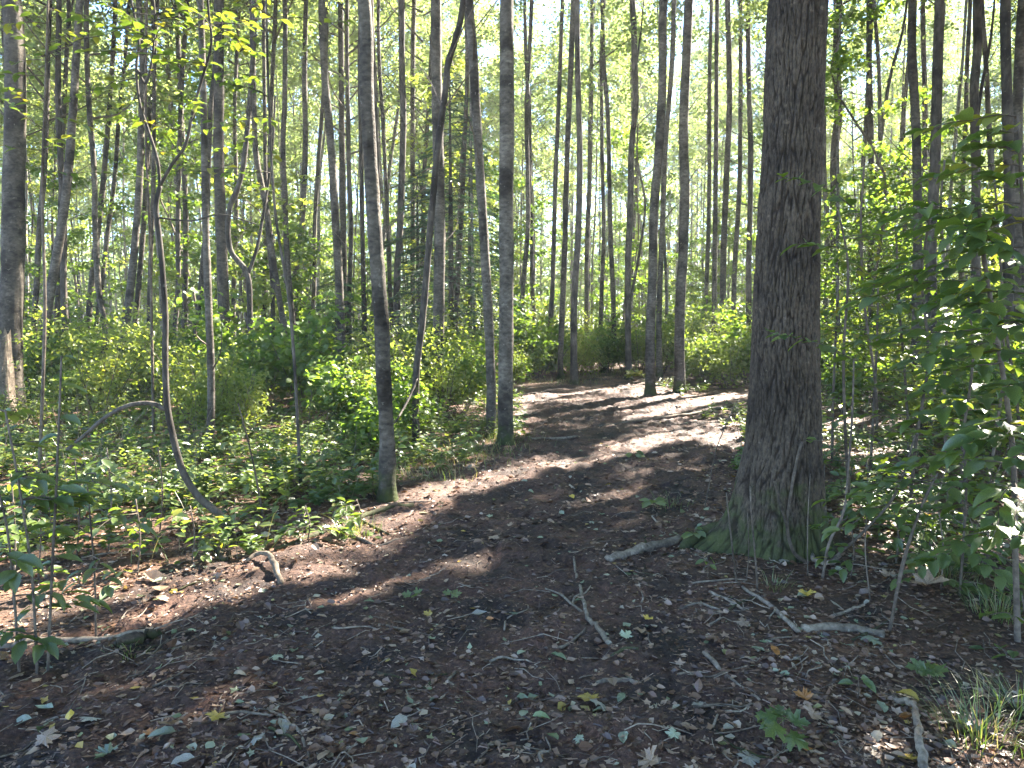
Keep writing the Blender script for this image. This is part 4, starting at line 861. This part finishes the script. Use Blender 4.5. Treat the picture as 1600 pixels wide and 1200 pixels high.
def near_sapling(pts, name, label, sprays, size, nl, wide=.5, kind='oval', mats=(M_near,), w=(8, 3), Y=None, spr=(.45, .8), az=(2.2, 4.2), zr=(.25, 1), droop=.25, rise=.15, group=None, cat='sapling', bark=M_twig):
    """pts: pixels from foot upward"""
    b = gp(*pts[0]); Y_ = Y or b[1]; P = [b + [0, 0, -.05], b] + [at(px, py, Y_) for px, py in pts[1:]]; C = catmull(P, 6); root = ob(name, None, loc=b, label=label, cat=cat, group=group)
    mb = MB(); mb.tube(C - b, np.linspace(w[0], w[1], len(C)) / F * Y_ / 2, 8, .05, 3); ob('stem', mb.mesh('stem', bark, True), root)
    tb = MB()
    for k in range(sprays):
        q = zr[0] + (zr[1] - zr[0]) * (k + rng.random()) / sprays; p0 = C[min(len(C) - 1, int(q * len(C)))]; a = rng.uniform(*az)
        spray(root, tb, p0, [math.cos(a), math.sin(a), rise * rng.uniform(-.5, 1.5)], rng.uniform(*spr), size, nl, wide, kind, mats, droop, .004, b)
    if sprays: ob('twigs', tb.mesh('twigs', bark, True), root, kind='stuff')
    return root
yg = (M_near, M_near, M_near, M_yel)
near_sapling([(1590, 1000), (1586, 850), (1582, 700), (1560, 540), (1540, 420), (1530, 330)], 'sapling', 'nearest broad-leaved sapling with grey stem at the right edge', 22, .13, 9, .52, Y=3.55, mats=(M_near,), spr=(.35, .6), az=(2.6, 4.4), w=(11, 5), zr=(.35, 1))
near_sapling([(1640, 900), (1620, 600), (1600, 350), (1590, 180)], 'sapling', 'tall sapling with yellowing leaves at the upper right edge', 14, .12, 8, .52, Y=3.4, mats=(M_near, M_near, M_near, M_near, M_yel), spr=(.3, .5), az=(2.7, 3.9), w=(9, 4), zr=(.45, 1))
near_sapling([(1420, 830), (1430, 700), (1450, 560), (1440, 430), (1455, 330)], 'sapling', 'bushy broad-leaved sapling behind the nearest one, right of the old trunk', 28, .11, 9, .55, spr=(.45, .8), az=(0, 6.28), w=(6, 3), zr=(.2, 1))
near_sapling([(1500, 800), (1505, 680), (1520, 560), (1510, 430)], 'sapling', 'wide sapling filling the gap below the three dark trunks', 27, .115, 9, .55, spr=(.4, .8), az=(0, 6.28), w=(6, 3), zr=(.1, 1))
near_sapling([(1330, 800), (1322, 700), (1318, 560), (1325, 420), (1310, 330)], 'sapling', 'thin-stemmed sapling close against the right side of the old trunk', 12, .085, 7, .6, spr=(.3, .55), az=(-1.2, 3.6), w=(6, 3), zr=(.3, 1), mats=yg)
near_sapling([(1295, 880), (1350, 830), (1400, 770), (1430, 680)], 'sapling', 'slanting sapling rising right from the foot of the old trunk', 7, .09, 7, .6, spr=(.25, .5), az=(-1, 4), w=(6, 3), zr=(.5, 1))
near_sapling([(1390, 985), (1412, 880), (1440, 790), (1465, 740)], 'sapling', 'bare leaning stem in the right foreground with a leafy tip', 5, .10, 7, .55, spr=(.25, .5), az=(-1, 3.5), w=(6, 3), zr=(.75, 1))
near_sapling([(1545, 760), (1560, 650), (1570, 560), (1560, 480)], 'sapling', 'leafy sapling tucked behind the nearest sapling', 22, .105, 9, .55, spr=(.4, .7), az=(0, 6.28), w=(6, 3), zr=(.2, 1), mats=yg)
near_sapling([(1360, 735), (1365, 640), (1370, 540), (1372, 450)], 'sapling', 'light green sapling behind the old trunk in the sunny gap', 24, .095, 9, .6, spr=(.4, .8), az=(0, 6.28), w=(5, 3), zr=(.15, 1), mats=yg)
near_sapling([(1480, 740), (1475, 620), (1480, 480), (1470, 330), (1476, 250)], 'sapling', 'tall leafy sapling reaching up between two of the dark right trunks', 26, .10, 9, .58, spr=(.5, .9), az=(0, 6.28), w=(6, 3), zr=(.1, 1), mats=(M_near, M_near, M_yel))
near_sapling([(1600, 760), (1590, 640), (1570, 500), (1560, 360), (1550, 230)], 'sapling', 'tall sapling with yellow-green sprays behind the right edge thicket', 26, .105, 9, .58, spr=(.5, .9), az=(0, 6.28), w=(6, 3), zr=(.1, 1), mats=(M_near, M_yel))
near_sapling([(1300, 720), (1302, 620), (1306, 520), (1310, 440)], 'sapling', 'sunlit sapling peeping out directly behind the old trunk', 18, .09, 8, .6, spr=(.4, .7), az=(0, 6.28), w=(5, 3), zr=(.1, 1), mats=(M_near, M_yel))
near_sapling([(1420, 720), (1415, 600), (1405, 480), (1400, 360)], 'sapling', 'green sapling in front of the left one of the three dark trunks', 24, .10, 9, .58, spr=(.45, .85), az=(0, 6.28), w=(5, 3), zr=(.1, 1), mats=(M_near, M_near, M_yel))
near_sapling([(1500, 930), (1505, 850), (1510, 760), (1505, 690)], 'sapling', 'low spreading sapling in the right foreground thicket', 16, .11, 8, .55, spr=(.35, .6), az=(0, 6.28), w=(5, 3), zr=(.2, 1))
near_sapling([(1370, 690), (1368, 600), (1350, 470), (1345, 350), (1350, 260)], 'sapling', 'slender tall sapling just right of the old trunk, leafy to the top', 24, .09, 9, .6, spr=(.45, .9), az=(0, 6.28), w=(5, 3), zr=(.15, 1), mats=(M_near, M_near, M_yel))
# leafy twigs crossing the big trunk
def twig_in_front(pts, Y, size, nl, label, wide=.62):
    b0 = at(*pts[0], Y); root = ob('leafy_twig', None, loc=b0, label=label, cat='twig'); P = catmull([at(px, py, Y + dy) for (px, py), dy in zip(pts, np.linspace(0, -.1, len(pts)))], 4); mb = MB(); mb.tube(P - b0, np.linspace(.004, .0012, len(P)), 5); ob('stem', mb.mesh('stem', M_twig, True), root)
    d = nrm(P[-1] - P[0]); side = nrm(np.cross([0, 0, 1], d))
    for i in range(nl):
        q = (i + .5) / nl; p = P[int(q * (len(P) - 1))]; sg = 1 if i % 2 else -1; put_leaf(root, p - b0, d * .6 + side * sg * .7 + np.array([0, 0, rng.normal(-.25, .2)]), [rng.normal(0, .3), -.35, 1], size * rng.uniform(.8, 1.15), wide)
twig_in_front([(1330, 560), (1290, 540), (1245, 528), (1190, 516)], 4.35, .11, 14, 'leafy twig reaching left across the old trunk at mid height')
twig_in_front([(1340, 330), (1300, 300), (1260, 282), (1212, 276)], 4.4, .095, 14, 'highest leafy twig crossing the old trunk')
twig_in_front([(1330, 390), (1300, 385), (1270, 383), (1242, 380)], 4.4, .12, 7, 'short twig of long leaves poking past the right side of the old trunk')
twig_in_front([(1300, 705), (1290, 690), (1272, 688), (1256, 690)], 4.6, .06, 4, 'tiny twig with few leaves low on the right side of the old trunk')

# curved sapling, left of path
def curved_sapling():
    b = gp(365, 852); Y_ = b[1]; root = ob('curved_sapling', None, loc=b, label='slender bent sapling curving up from the left path edge, forked above', cat='tree')
    def part(nm, pts, w0, w1, dys=None):
        P = [at(px, py, Y_ + (0 if dys is None else dys * i)) for i, (px, py) in enumerate(pts)]; C = catmull(P, 6); mb = MB(); mb.tube(C - b, np.linspace(w0, w1, len(C)) / F * Y_ / 2, 10, .05, 5); ob(nm, mb.mesh(nm, M_popd, True), root); return C
    part('trunk', [(368, 862), (362, 835), (345, 806), (310, 776), (285, 735), (270, 680), (261, 630), (258, 560), (258, 480), (250, 380), (244, 325), (250, 290)], 13, 7)
    A = part('branch', [(250, 290), (246, 250), (232, 205), (218, 160), (213, 105), (217, 60), (205, 0), (200, -60)], 5, 3)
    B = part('branch', [(250, 290), (268, 258), (290, 225), (302, 170), (315, 125), (330, 70), (326, 20), (322, -40)], 5, 3, -.03)
    Cc = part('branch', [(215, 110), (228, 130), (238, 90), (242, 30), (236, -30)], 4, 3)
    part('dead_branch', [(258, 640), (235, 630), (200, 634), (165, 652), (130, 682), (104, 704)], 8, 5, -.04)
    D_ = part('branch', [(246, 340), (300, 345), (345, 335), (400, 350)], 3, 2); tb = MB()
    for Cx in (A, B, Cc):
        for k in range(7):
            p0 = Cx[int(len(Cx) * (.3 + .65 * rng.random()))]; a = rng.random() * 6.28
            spray(root, tb, p0, [math.cos(a), math.sin(a), .1], rng.uniform(.4, .9), .085, 8, .62, 'oval', (M_near, M_near, M_near, M_near, M_yel), .12, .004, b)
    ob('twigs', tb.mesh('twigs', M_popd, True), root, kind='stuff')
curved_sapling()
# overhanging boughs top left: sapling standing behind the curved one
near_sapling([(470, 760), (455, 500), (430, 330), (420, 150), (415, -40)], 'sapling', 'thin arching sapling whose boughs of green leaves hang at the upper left', 20, .085, 8, .62, spr=(.5, 1.1), az=(1.8, 4.6), w=(6, 3), zr=(.62, 1), mats=(M_near, M_near, M_near, M_near, M_yel), droop=.1, bark=M_popd)
near_sapling([(60, 770), (70, 500), (66, 300), (72, 120), (76, -40)], 'sapling', 'thin upright sapling with layered green leaves near the left edge', 17, .085, 8, .62, spr=(.4, .9), az=(0, 6.28), w=(6, 3), zr=(.62, 1), mats=(M_near, M_near, M_near, M_near, M_yel), droop=.1)
near_sapling([(240, 690), (235, 400), (228, 200), (230, -60)], 'sapling', 'very thin sapling spreading leaves in front of the sky at the top left', 15, .085, 8, .62, spr=(.5, .9), az=(0, 6.28), w=(5, 3), zr=(.68, 1), mats=(M_near, M_near, M_near, M_near, M_yel), droop=.1)
near_sapling([(412, 815), (400, 745), (388, 690), (372, 630)], 'sapling', 'bare whip-like sapling right of the curved sapling', 1, .06, 4, .6, w=(4, 2), zr=(.85, 1), spr=(.1, .2))
# left foreground weeds
near_sapling([(75, 1042), (82, 880), (88, 760), (93, 640), (96, 556)], 'tall_weed', 'tallest weed at the left with a bright leaf cross at its top', 0, .1, 0, w=(5, 3), cat='weed')
W = [o for o in col.objects if o.name.startswith('tall_weed') and o.parent is None][-1]; bW = np.array(W.location)
for px, py, a, s in [(96, 556, 0, .07), (96, 556, 3.3, .07), (95, 600, .4, .11), (94, 650, -.5, .13), (93, 680, 3.4, .10), (92, 705, .1, .11), (90, 760, 3.0, .12), (88, 765, .3, .13), (86, 820, 3.5, .12), (85, 825, -.3, .11), (84, 870, .3, .12), (82, 880, 2.9, .1), (94, 630, 2.6, .08)]:
    put_leaf(W, at(px, py, bW[1]) - bW, [math.cos(a), math.sin(a) * .8, -.15], [rng.normal(0, .3), rng.normal(0, .3) - .2, 1], s, .38, 'oval', M_near)
near_sapling([(58, 1050), (50, 900), (30, 760), (8, 640)], 'tall_weed', 'tall leafy weed at the very left edge of the foreground', 9, .11, 5, .45, w=(5, 3), zr=(.3, 1), az=(0, 6.28), spr=(.15, .3), cat='weed')
near_sapling([(30, 1048), (22, 930), (10, 820), (-10, 740)], 'tall_weed', 'second leafy weed at the very left edge, partly cut off', 8, .12, 5, .45, w=(5, 3), zr=(.3, 1), az=(0, 6.28), spr=(.15, .3), cat='weed')
near_sapling([(150, 985), (148, 900), (140, 800), (135, 740)], 'tall_weed', 'weed right of the tallest one with drooping green leaves', 8, .10, 5, .45, w=(4, 2), zr=(.4, 1), az=(0, 6.28), spr=(.15, .35), cat='weed')
for i, (px, py, h, lb) in enumerate([(215, 900, 120, 'leafy plant in front of the herbs left of the crumpled leaves'), (60, 905, 170, 'leafy plant behind the left weeds'), (120, 870, 150, 'bushy low plant between weeds and slanting trunk'), (300, 880, 90, 'small leafy plant left of the bent log'), (20, 940, 200, 'broad-leaved plant cut by the left edge'), (170, 860, 160, 'tall herb with pale leaves left of the curved sapling'), (250, 830, 130, 'leafy herb below the arching dead branch'), (480, 850, 60, 'small green plant behind the long dark branch'), (560, 830, 50, 'tuft of leaves beside the long dark branch'), (1330, 900, 90, 'low leafy seedling right of the old trunk'), (1470, 920, 120, 'leafy seedling below the bushy sapling'), (1540, 900, 130, 'leafy seedling beneath the nearest sapling'), (1400, 880, 80, 'small seedling between bare stems right of the old trunk'), (1600, 1050, 120, 'broad-leaved plant in the right bottom corner')]):
    near_sapling([(px, py), (px + 4, py - h * .5), (px - 3, py - h)], 'leafy_plant', lb, 6, .085, 5, .55, w=(3, 2), zr=(.3, 1), az=(0, 6.28), spr=(.12, .28), cat='plant', mats=(M_near, M_near, M_near, M_near, M_yel) if i % 3 == 0 else (M_near,))
# seedlings
def seedling(px, py, size, leaves, label, kind='maple', mat=M_near, h=.08):
    b = gp(px, py); b[2] = float(surf(b[0], b[1])[0]); root = ob('seedling', None, loc=b, label=label, cat='seedling'); mb = MB(); mb.tube(np.array([[0, 0, -.02], [.004, 0, h * .5], [0, .004, h]]), [.0025, .002, .0015], 5); ob('stem', mb.mesh('stem', M_twig), root)
    for i in range(leaves):
        a = i * 2.4 + .5; hh = h * (.6 + .4 * rng.random()); q = np.array([math.cos(a) * size * .3, math.sin(a) * size * .3, hh]); put_leaf(root, q, [math.cos(a), math.sin(a), rng.normal(-.1, .2)], [math.cos(a) * .2, math.sin(a) * .2 - .45, 1], size * rng.uniform(.8, 1.1), 1.0 if kind == 'maple' else .6, kind, mat)
seedling(1222, 1172, .085, 7, 'bright green maple seedling on the dark soil in the right foreground', h=.12)
seedling(707, 928, .05, 4, 'tiny green seedling alone in the middle of the path', h=.05)
seedling(645, 940, .05, 3, 'tiny dark green seedling left of the middle of the path', h=.05)
seedling(1105, 905, .06, 4, 'small seedling with upright leaves left of the old trunk', 'oval', h=.14)
seedling(1450, 1080, .07, 5, 'maple seedling above the grass tuft', h=.10)
seedling(1340, 1095, .06, 4, 'small green seedling left of the maple seedling near the grass tuft', 'oval', h=.09)
seedling(240, 870, .09, 5, 'bright green seedling with shiny leaves in front of the dead branch', 'oval', h=.10)
seedling(990, 712, .10, 6, 'small green plant in the middle of the far path', 'oval', h=.08)
seedling(1020, 800, .10, 7, 'leafy tuft left of the old trunk among cut stems', 'oval', h=.10)
seedling(990, 598, .22, 9, 'bright yellow maple sprig at the foot of the two far path-edge trunks', 'maple', M_yel, .30)
seedling(1085, 850, .08, 8, 'green plant growing over the mossy root', 'oval', h=.12)
seedling(1325, 700, .09, 5, 'yellow leaves on a stalk right of the old trunk', 'maple', M_yel, .35)
seedling(1378, 640, .12, 4, 'orange-yellow sprig in the shrubs right of the old trunk', 'maple', M_yel, .40)
# bare stalks and a broken fork by the big trunk
def stalk(pts, w, label, Y=None, forks=(), mat=M_twig):
    w *= .7; forks = [(f, q * .7) for f, q in forks]
    b = gp(*pts[0]); Y_ = Y or b[1]; C = catmull([b] + [at(px, py, Y_) for px, py in pts[1:]], 5); mb = MB(); mb.tube(C - b, np.linspace(w, w * .6, len(C)) / F * Y_ / 2, 7, .06, int(pts[0][0])); root = ob('bare_stalk', mb.mesh('bare_stalk', mat, True), loc=b, label=label, cat='stalk')
    for f, fw in forks:
        Q = catmull([at(px, py, Y_) for px, py in f], 4); m2 = MB(); m2.tube(Q - b, np.linspace(fw, fw * .7, len(Q)) / F * Y_ / 2, 7, .05, 3); ob('side_branch', m2.mesh('side_branch', mat, True), root)
stalk([(1262, 880), (1240, 862), (1230, 820), (1236, 770), (1246, 715), (1254, 690)], 9, 'broken forked stem standing in front of the old trunk', forks=[([(1230, 822), (1222, 795), (1214, 765), (1210, 752)], 8)])
stalk([(1152, 915), (1146, 870), (1138, 800), (1135, 770)], 5, 'bare stalk left of the forked stem in front of the old trunk')
stalk([(1184, 925), (1180, 870), (1174, 800), (1172, 760)], 5, 'thickest bare stalk in front of the middle of the old trunk')
stalk([(1166, 910), (1170, 860), (1168, 800)], 3, 'thinnest bare stalk between two others before the old trunk')
stalk([(1285, 905), (1295, 850), (1318, 800), (1325, 740), (1332, 640), (1334, 560)], 7, 'long bare stem curving up right of the old trunk')
stalk([(1262, 900), (1262, 820), (1266, 740)], 3, 'thin upright stalk at the right side of the old trunk')
stalk([(1395, 960), (1405, 900), (1425, 830), (1455, 760)], 6, 'pinkish bare stem leaning right in the right foreground')
stalk([(1360, 940), (1352, 860), (1356, 780)], 4, 'thin brown stalk right of the old trunk')
stalk([(1100, 800), (1106, 770), (1120, 700), (1152, 625)], 3, 'pale thin stalk in front of the far path left of the old trunk')
coilP = [(1290 + 22 * math.cos(t_), 872 + 15 * math.sin(t_)) for t_ in np.linspace(.3, 5.2, 8)]
stick('root_coil', coilP, 8, 6, 'curled bare root lying at the right foot of the old trunk', M_dead, 'root', hs=[.03] * 8)
# grass tufts
def tuft(px, py, n, l0, l1, label, w=.004, spread=.09, pale=.2):
    b = gp(px, py); b[2] = float(surf(b[0], b[1])[0]); P = []; D = []; Nn = []; S = []
    for k in range(n):
        a = rng.random() * 6.28; rr = rng.random() * spread; P.append([math.cos(a) * rr, math.sin(a) * rr, -.01]); a2 = a + rng.normal(0, .5); D.append([math.cos(a2), math.sin(a2), rng.uniform(.5, 2.4)]); Nn.append([-math.cos(a2), -math.sin(a2), .7]); S.append(rng.uniform(l0, l1))
    lv = scatter(np.array([[0, .5, 0], [0, -.5, 0], [.35, .4, .07], [.35, -.4, .07], [.7, .25, .02], [.7, -.25, .02], [1, 0, -.2]], float), GB[1], np.array(P), np.array(D), np.array(Nn), np.array(S), np.full(n, w), rng.random(n) ** (1 / (pale + .8)))
    ob('grass_tuft', mesh('grass_tuft', lv[0], lv[1], M_grass, lv[2]), loc=b, label=label, cat='grass')
tuft(1530, 1150, 130, .10, .28, 'sunlit grass tuft at the bottom right beside the bleached log', spread=.16)
tuft(1592, 1115, 90, .10, .26, 'grass tuft cut by the right edge of the photo', spread=.14)
tuft(1560, 960, 140, .1, .3, 'grass tuft under the nearest sapling', spread=.15)
tuft(1480, 900, 140, .1, .26, 'darker grass tuft left of the nearest sapling', spread=.18)
tuft(200, 1020, 60, .03, .07, 'tiny grass tuft on the moss covered log', spread=.1)
tuft(555, 835, 160, .05, .14, 'grass tuft beside the long dark branch', spread=.2)
tuft(1045, 790, 60, .08, .2, 'dry stubble tuft left of the old trunk', spread=.2)
tuft(1210, 920, 40, .05, .12, 'sparse grass tuft in front of the old trunk', spread=.1)

# ------------------------------------------------------------------ conifers
def conifer(px, py_base, Y, H, label, seed, R=1.9, low=.12):
    b = np.array([at(px, py_base, Y)[0], Y, 0.]); b[2] = float(g(b[0], Y)); r = np.random.default_rng(seed); root = ob('conifer', None, loc=b, label=label, cat='tree'); mb = MB(); mb.tube(np.array([[0, 0, -.2], [0, 0, H * .5], [0, 0, H]]), [.08, .055, .01], 8); ob('trunk', mb.mesh('trunk', M_popd, True), root)
    P = []; D = []; bm_ = MB(); nb = int(H * 15)
    for k in range(nb):
        f = (k + r.random()) / nb; z0 = H * (low + (1 - low) * f); az = k * 2.4 + r.normal(0, .2); ln = R * (1 - f) ** .75 * (.7 + .45 * r.random()) + .12; dv = np.array([math.cos(az), math.sin(az), 0]); sd = np.array([-dv[1], dv[0], 0])
        C = np.array([np.array([0, 0, z0]) + dv * ln * q + np.array([0, 0, .12 * ln * q - .32 * ln * q * q]) for q in np.linspace(0, 1, 6)]); bm_.tube(C, np.linspace(.012, .003, 6), 3)
        m = int(ln * 42) + 5
        for i in range(m):
            q = r.random() ** .7; p = np.array([np.interp(q, np.linspace(0, 1, 6), C[:, j]) for j in range(3)]); sg = 1 if i % 2 else -1; l2 = .30 * ln * (1.1 - q) + .06
            for s in range(3):
                e = p + (sd * sg + dv * .6) * l2 * (s + r.random()) / 3 + [0, 0, -.03 * s]; P.append(e); D.append(sd * sg * (.7 if s % 2 else -.2) + dv * .9 + [0, 0, r.normal(-.1, .12)])
    n = len(P); lv = scatter(*DIA, np.array(P), np.array(D), np.stack([r.normal(0, .3, n), r.normal(0, .3, n), np.ones(n)], -1), r.uniform(.06, .13, n), np.full(n, .028), r.random(n))
    ob('limbs', bm_.mesh('limbs', M_popd), root); ob('foliage', mesh('foliage', lv[0], lv[1], M_con, lv[2]), root, kind='stuff')
conifer(706, 590, 15.5, 6.6, 'tall dark green conifer behind the close pair of trunks', 1, 1.5, .18)
conifer(655, 575, 19, 5.2, 'dark conifer left of the tall one, behind the twisted tree', 2, 1.7, .1)
conifer(528, 570, 17, 2.7, 'low dark conifer behind the bare leaning trunk', 3, 1.3, .05)
conifer(735, 580, 22, 7.5, 'farther conifer seen right of the tall one', 4, 1.8, .1)

# brush pile
bp = MB(); b = gp(672, 668)
for k in range(90):
    a = rng.random() * 6.28; l = rng.uniform(.15, .5); c = np.array([rng.normal(0, .3), rng.normal(0, .2), abs(rng.normal(.12, .1))]); d = np.array([math.cos(a), math.sin(a), rng.normal(0, .5)]) * l / 2; bp.tube(np.array([c - d, c + rng.normal(0, .02, 3), c + d]), [.005, .005, .002], 4)
ob('brush_pile', bp.mesh('brush_pile', M_dwood), loc=b, label='low heap of dead brushwood left of the close pair of trunks', cat='brushwood')
SPOT = [(-1.9, 3.6, 'the bleached log in the sun patch'), (-1.55, 4.6, 'the bent log'), (.45, 3.6, 'the forked stick'), (.6, 5.0, 'the mossy root log'), (1.3, 3.7, 'the weathered log'), (1.0, 2.9, 'the maple seedling'), (1.45, 2.8, 'the sunlit log'), (1.9, 4.5, 'the foot of the old trunk'), (-.7, 6.0, 'the mossy-footed trunk'), (0, 8.6, 'the close pair of trunks'), (-.3, 4.0, 'the tiny seedlings'), (-1.0, 2.8, 'the yellow leaf at lower left'), (.1, 2.9, 'the pale green pair'), (1.6, 8.0, 'the far green path plant'), (.4, 3.2, 'the pale broken stick')]
seen_l = {}
for o in [o for o in col.objects if o.get('category') in ('fallen leaf', 'twig') and o.name.split('.')[0] in ('fallen_leaf', 'twig') and (' lying ' in o['label'] or 'dead twig' in o['label'])]:
    if not (' lying on the bare' in o['label'] or ' lying in the litter' in o['label'] or 'dead twig' in o['label']): continue
    d_ = sorted((math.hypot(o.location.x - a, o.location.y - b), a, b, n_) for a, b, n_ in SPOT)[0]; dx, dy = o.location.x - d_[1], o.location.y - d_[2]
    rel_ = ('beyond' if dy > 0 else 'in front of') if abs(dy) > abs(dx) else ('right of' if dx > 0 else 'left of')
    base_ = o['label'].split(' lying ')[0].split(' on the ')[0].split(' in the ')[0]; far_ = 'close' if d_[0] < .35 else ('' if d_[0] < .8 else 'well')
    o['label'] = ' '.join(f"{base_} {far_} {rel_} {d_[3]}".split())
# labels of the many alike: which one it is, counted between landmarks one can find
LMK = [(-60, 'left edge'), (85, 'leaning grey trunk'), (258, 'curved sapling'), (390, 'dark forked tree'), (525, 'bare leaning trunk'), (600, 'mossy-footed leaning trunk'), (684, 'stout grey trunk'), (780, 'close pair'), (893, 'bend trunk'), (1035, 'far-edge trunks'), (1228, 'thick old trunk'), (1465, 'three dark trunks'), (1660, 'right edge')]
def ordn(i): return f"{i}{'th' if 10 <= i % 100 <= 20 else {1: 'st', 2: 'nd', 3: 'rd'}.get(i % 10, 'th')}"
ORD = ['first', 'second', 'third', 'fourth', 'fifth', 'sixth', 'seventh', 'eighth', 'ninth', 'tenth']
bk = {}
for o in MASS:
    x_, y_ = o.location.x, o.location.y; px = CX + F * x_ / y_; dep = ('nearest', 'nearer', 'middle', 'farther', 'farthest')[int(np.searchsorted([11, 17, 26, 42], y_))]
    gi = max([i for i, (p, n_) in enumerate(LMK) if p <= px] or [-1])
    if gi < 0 or gi >= len(LMK) - 1:
        sd = 'left' if gi < 0 else 'right'; o['label'] = f"{o['category']} standing just past the {sd} edge of the view, {dep} rows"; o['group'] = f"{o['category']}s past the {sd} edge"; continue
    bk.setdefault((o['category'], dep, gi), []).append((px, o))
for (c_, dep, gi), l_ in bk.items():
    l_.sort(key=lambda t: t[0])
    for i, (px, o) in enumerate(l_):
        od = ORD[i] if i < 10 else ordn(i + 1); nn_ = dict(tree='slim poplar', sapling='leafy sapling', shrub='green shrub')[c_]
        o['label'] = f"{od} {nn_} from left, {dep} rows, between {LMK[gi][1]} and {LMK[gi + 1][1]}"; o['group'] = dict(tree='slim poplars of the wood', sapling='understorey saplings', shrub='shrubs of the undergrowth')[c_]
tris = sum(len(m.loops) - 2 * len(m.polygons) for m in bpy.data.meshes); print('TRIS', tris, 'OBJ', len(sc.objects))
